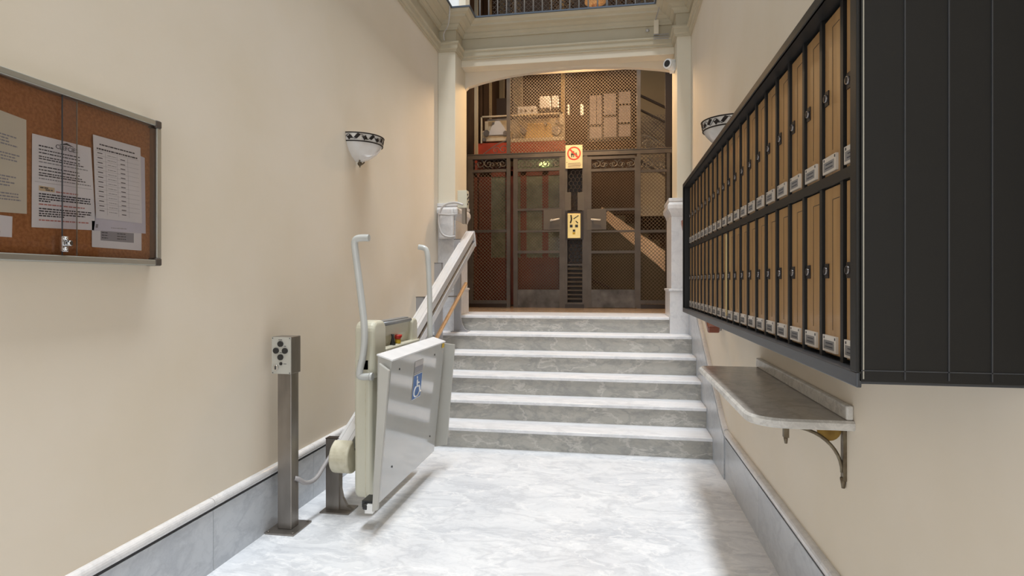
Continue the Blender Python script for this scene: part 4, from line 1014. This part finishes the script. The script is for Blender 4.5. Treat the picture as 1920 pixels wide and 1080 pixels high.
for b, e, k in ((0.585, 0.72, 2), (0.625, 0.93, 0), (0.652, 0.93, 0), (0.679, 0.93, 0), (0.703, 0.27, 0), (0.738, 0.82, 2), (0.785, 0.93, 0), (0.812, 0.93, 0), (0.838, 0.82, 0), (0.862, 0.48, 0), (0.91, 0.88, 2)):
    line(m, pt, 0.10 if b != 0.585 else 0.36, e, b, 0.014, k)
m.add([pt(0.10, 0.545, 0.001), pt(0.34, 0.55, 0.001), pt(0.34, 0.60, 0.001), pt(0.10, 0.60, 0.001)], [(0, 1, 2, 3)], 3)
line(m, pt, 0.12, 0.24, 0.558, 0.012, 0); line(m, pt, 0.2, 0.31, 0.577, 0.012, 0)
m.build('print', [M['ink'], M['inkgrey'], M['inkred'], M['inktan']], pp)
# table sheet on top of right pile
p5, pt5 = paper('paper_notice', [(172, 414), (265, 422), (265, 470), (172, 463)], 0.002, 'lowest white sheet at right of board with a grey table strip', M['paper'])
m = MB(); m.add([pt5(0.16, 0.35), pt5(0.83, 0.35), pt5(0.83, 0.72), pt5(0.16, 0.72)], [(0, 1, 2, 3)], 1)
for b in (0.40, 0.50, 0.60): line(m, lambda a, b_: pt5(a, b_, 0.0016), 0.18, 0.30, b, 0.03, 0); line(m, lambda a, b_: pt5(a, b_, 0.0016), 0.48, 0.66, b, 0.03, 0)
m.build('print', [M['ink'], M['inkgrey']], p5)
p6, pt6 = paper('paper_notice', [(196, 262), (271, 296), (273, 438), (176, 432)], 0.004, 'lilac white sheet showing at the edges under the timetable sheet', mat('lilac_paper', (0.70, 0.70, 0.80), 0.7))
m = MB(); m.add([pt6(0.02, 0.93), pt6(0.06, 0.93), pt6(0.06, 0.97), pt6(0.02, 0.97)], [(0, 1, 2, 3)], 0); line(m, pt6, 0.3, 0.6, 0.955, 0.008, 1); m.build('print', [M['inkgrey'], M['inkgrey']], p6)
p4, pt4 = paper('paper_notice', [(174, 252), (263, 277), (266, 419), (180, 409)], 0.007, 'white sheet with a printed table of rows, topmost at right', M['paper'])
m = MB(); f4 = lambda a, b: pt4(a, b, 0.0012)
line(m, f4, 0.12, 0.86, 0.09, 0.016); line(m, f4, 0.06, 0.92, 0.145, 0.018)
for i in range(13):
    b = 0.20+i*0.058; k = 0
    line(m, f4, 0.07, 0.17, b, 0.010, 0, False); line(m, f4, 0.54, 0.64, b+0.018, 0.010, 0, False); line(m, f4, 0.27, 0.45, b+0.01, 0.007, 1)
    line(m, f4, 0.04, 0.95, b-0.022, 0.0022, 1, False)
for a in (0.23, 0.47, 0.70): m.add([f4(a, 0.19), f4(a+0.004, 0.19), f4(a+0.004, 0.95), f4(a, 0.95)], [(0, 1, 2, 3)], 1)
m.build('print', [M['ink'], M['inkgrey']], p4)
p1, pt1 = paper('paper_notice', [(-75, 178), (49, 225), (50, 401), (-75, 392)], 0.002, 'large cream notice with centred text at the left of the board', M['paperb'])
m = MB()
for b, e in ((0.22, 0.73), (0.25, 0.60), (0.28, 0.62), (0.31, 0.75), (0.40, 0.78), (0.43, 0.72), (0.46, 0.75), (0.63, 0.72), (0.66, 0.60), (0.69, 0.70), (0.72, 0.62), (0.80, 0.76), (0.83, 0.76), (0.86, 0.80)):
    line(m, pt1, 0.9-e*0.7, 0.10+e, b, 0.014, 0)
m.build('print', [M['inkgrey']], p1)
p2, pt2 = paper('paper_notice', [(-40, 398), (23, 406), (22, 445), (-40, 441)], 0.002, 'small white card below the cream notice', M['paper'])
m = MB(); line(m, pt2, 0.1, 0.62, 0.4, 0.05); line(m, pt2, 0.1, 0.64, 0.75, 0.05); m.build('print', [M['inkgrey']], p2)
for (u, v) in ((175, 266), (264, 468), (48, 226), (172, 280)):
    pass

# ------------------------------------------------------------ sconces
def sconce(xw, sg, y, label):
    root = empty('wall_sconce', (xw, y, 2.31), label, 'wall lamp', 'pair of wall lamps')
    a0 = -PI/2 if sg > 0 else PI/2
    c = (xw, y, 2.31)
    MB().lathe(c, [(0.198, 0.185), (0.197, 0.18), (0.188, 0.125), (0.172, 0.095), (0.14, 0.058), (0.095, 0.028), (0.045, 0.008), (0.03, 0.0), (0.025, 0.004), (0.09, 0.035), (0.135, 0.065), (0.166, 0.1), (0.182, 0.13), (0.191, 0.183)], 28, a0, a0+PI).build('bowl', M['opal'], root)
    m = MB()
    for rr, zz in ((0.201, 0.183), (0.191, 0.124)):
        m.tube([(xw+rr*math.cos(a0+PI*i/24), y+rr*math.sin(a0+PI*i/24), 2.31+zz) for i in range(25)], 0.0048, 5)
    # vine of leaves
    def bandpt(a, t, o=0.004): rr = 0.188+0.010*t+o; return Vector((xw+rr*math.cos(a), y+rr*math.sin(a), 2.31+0.125+0.058*t))
    vine = [bandpt(a0+PI*i/48, 0.5+0.3*math.sin(i*0.9)) for i in range(49)]; m.tube(vine, 0.002, 4)
    for i in range(11):
        a = a0+PI*(i+0.5)/11; da = 0.13; t0 = 0.5+(0.08 if i % 2 else -0.08)
        k = 0.2 if i % 2 else -0.2
        pts = [bandpt(a-da, t0-k), bandpt(a-0.05, t0+0.12), bandpt(a+0.02, t0+0.34), bandpt(a+da, t0+k), bandpt(a+0.05, t0-0.12), bandpt(a-0.02, t0-0.34)]
        ctr = bandpt(a, t0, 0.008)
        m.add(pts+[ctr], [(j, (j+1) % 6, 6) for j in range(6)])
    m.build('iron_band', M['iron'], root)
    m = MB(); fc = (xw+sg*0.02, y, 2.31)
    m.sphere((xw+sg*0.022, y, 2.300), 0.018, 10); m.tube([(xw+sg*0.022, y, 2.30), (xw+sg*0.022, y, 2.272)], [0.01, 0.004], 6)
    for k in (-1, 1): m.tube([(xw+sg*0.022, y, 2.295), (xw+sg*0.03, y+k*0.025, 2.300), (xw+sg*0.04, y+k*0.042, 2.318)], 0.005, 5)
    m.build('finial', M['bracket'], root)
sconce(XL, 1, 4.26, 'half bowl opal wall lamp with black leaf band on left wall')
sconce(XR, -1, 4.24, 'half bowl opal wall lamp partly hidden behind the mailboxes on right wall')

# ------------------------------------------------------------ security camera and bits on the beam
sc = empty('security_camera', P(1250, 122, 6.6), 'small white security camera in the corner under the beam at right', 'camera')
a = P(1249, 122, 6.55)
MB().cyl(a+Vector((0.02, -0.03, 0)), a+Vector((0.09, 0.05, 0)), 0.055, 14).build('camera_housing', M['white'], sc, bevel=0.005)
f0 = a+Vector((0.02, -0.03, 0)); dd = Vector((-0.07, -0.08, 0)).normalized()
MB().cyl(f0, f0+dd*0.02, 0.052, 14).build('housing_ring', M['white'], sc)
MB().cyl(f0+dd*0.02, f0+dd*0.024, 0.036, 14).build('lens', M['black'], sc)
MB().box(XJR-0.05, XJR, 6.55, 6.66, a.z-0.06, a.z+0.06).build('camera_mount', M['white'], sc, bevel=0.005)
bx = empty('wall_device', P(1235, 60, 6.6), 'slim beige box with thin cable on the frieze at right', 'junction box')
p, q = P(1226, 38, 6.6), P(1235, 64, 6.6)
MB().box(p.x, q.x, 6.585, 6.64, q.z, p.z).build('box_body', M['beam'], bx, bevel=0.003)
m = MB(); m.tube([P(1229, 38, 6.59), P(1236, 14, 6.45), P(1237, 3, 6.41)], 0.004, 5)
for v in (65, 69, 73): m.tube([P(1225, v, 6.585), P(1254, v-1.5, 6.585)], 0.004, 4)
m.build('wiring', M['inkgrey'], bx)
tag(MB().lathe(P(1214, 57, 6.63), [(0.001, 0.01), (0.02, 0.005), (0.02, -0.01)], 10).sphere(P(1214, 57, 6.62), 0.018, 8).build('cable_stud', M['conduit']), 'tiny round grey stud on the frieze left of the slim box', 'stud')
tag(MB().tube(smooth([P(843, 8, 6.11), P(843, 30, 6.11), P(840, 50, 6.18), P(831, 62, 6.27), P(833, 76, 6.3)]), 0.006, 5).build('loose_cable', M['conduit']), 'thin grey cable hanging down the cornice above the left pilaster', 'cable')

# remove helper bookkeeping
for o in bpy.data.objects:
    if '_w' in o: del o['_w']
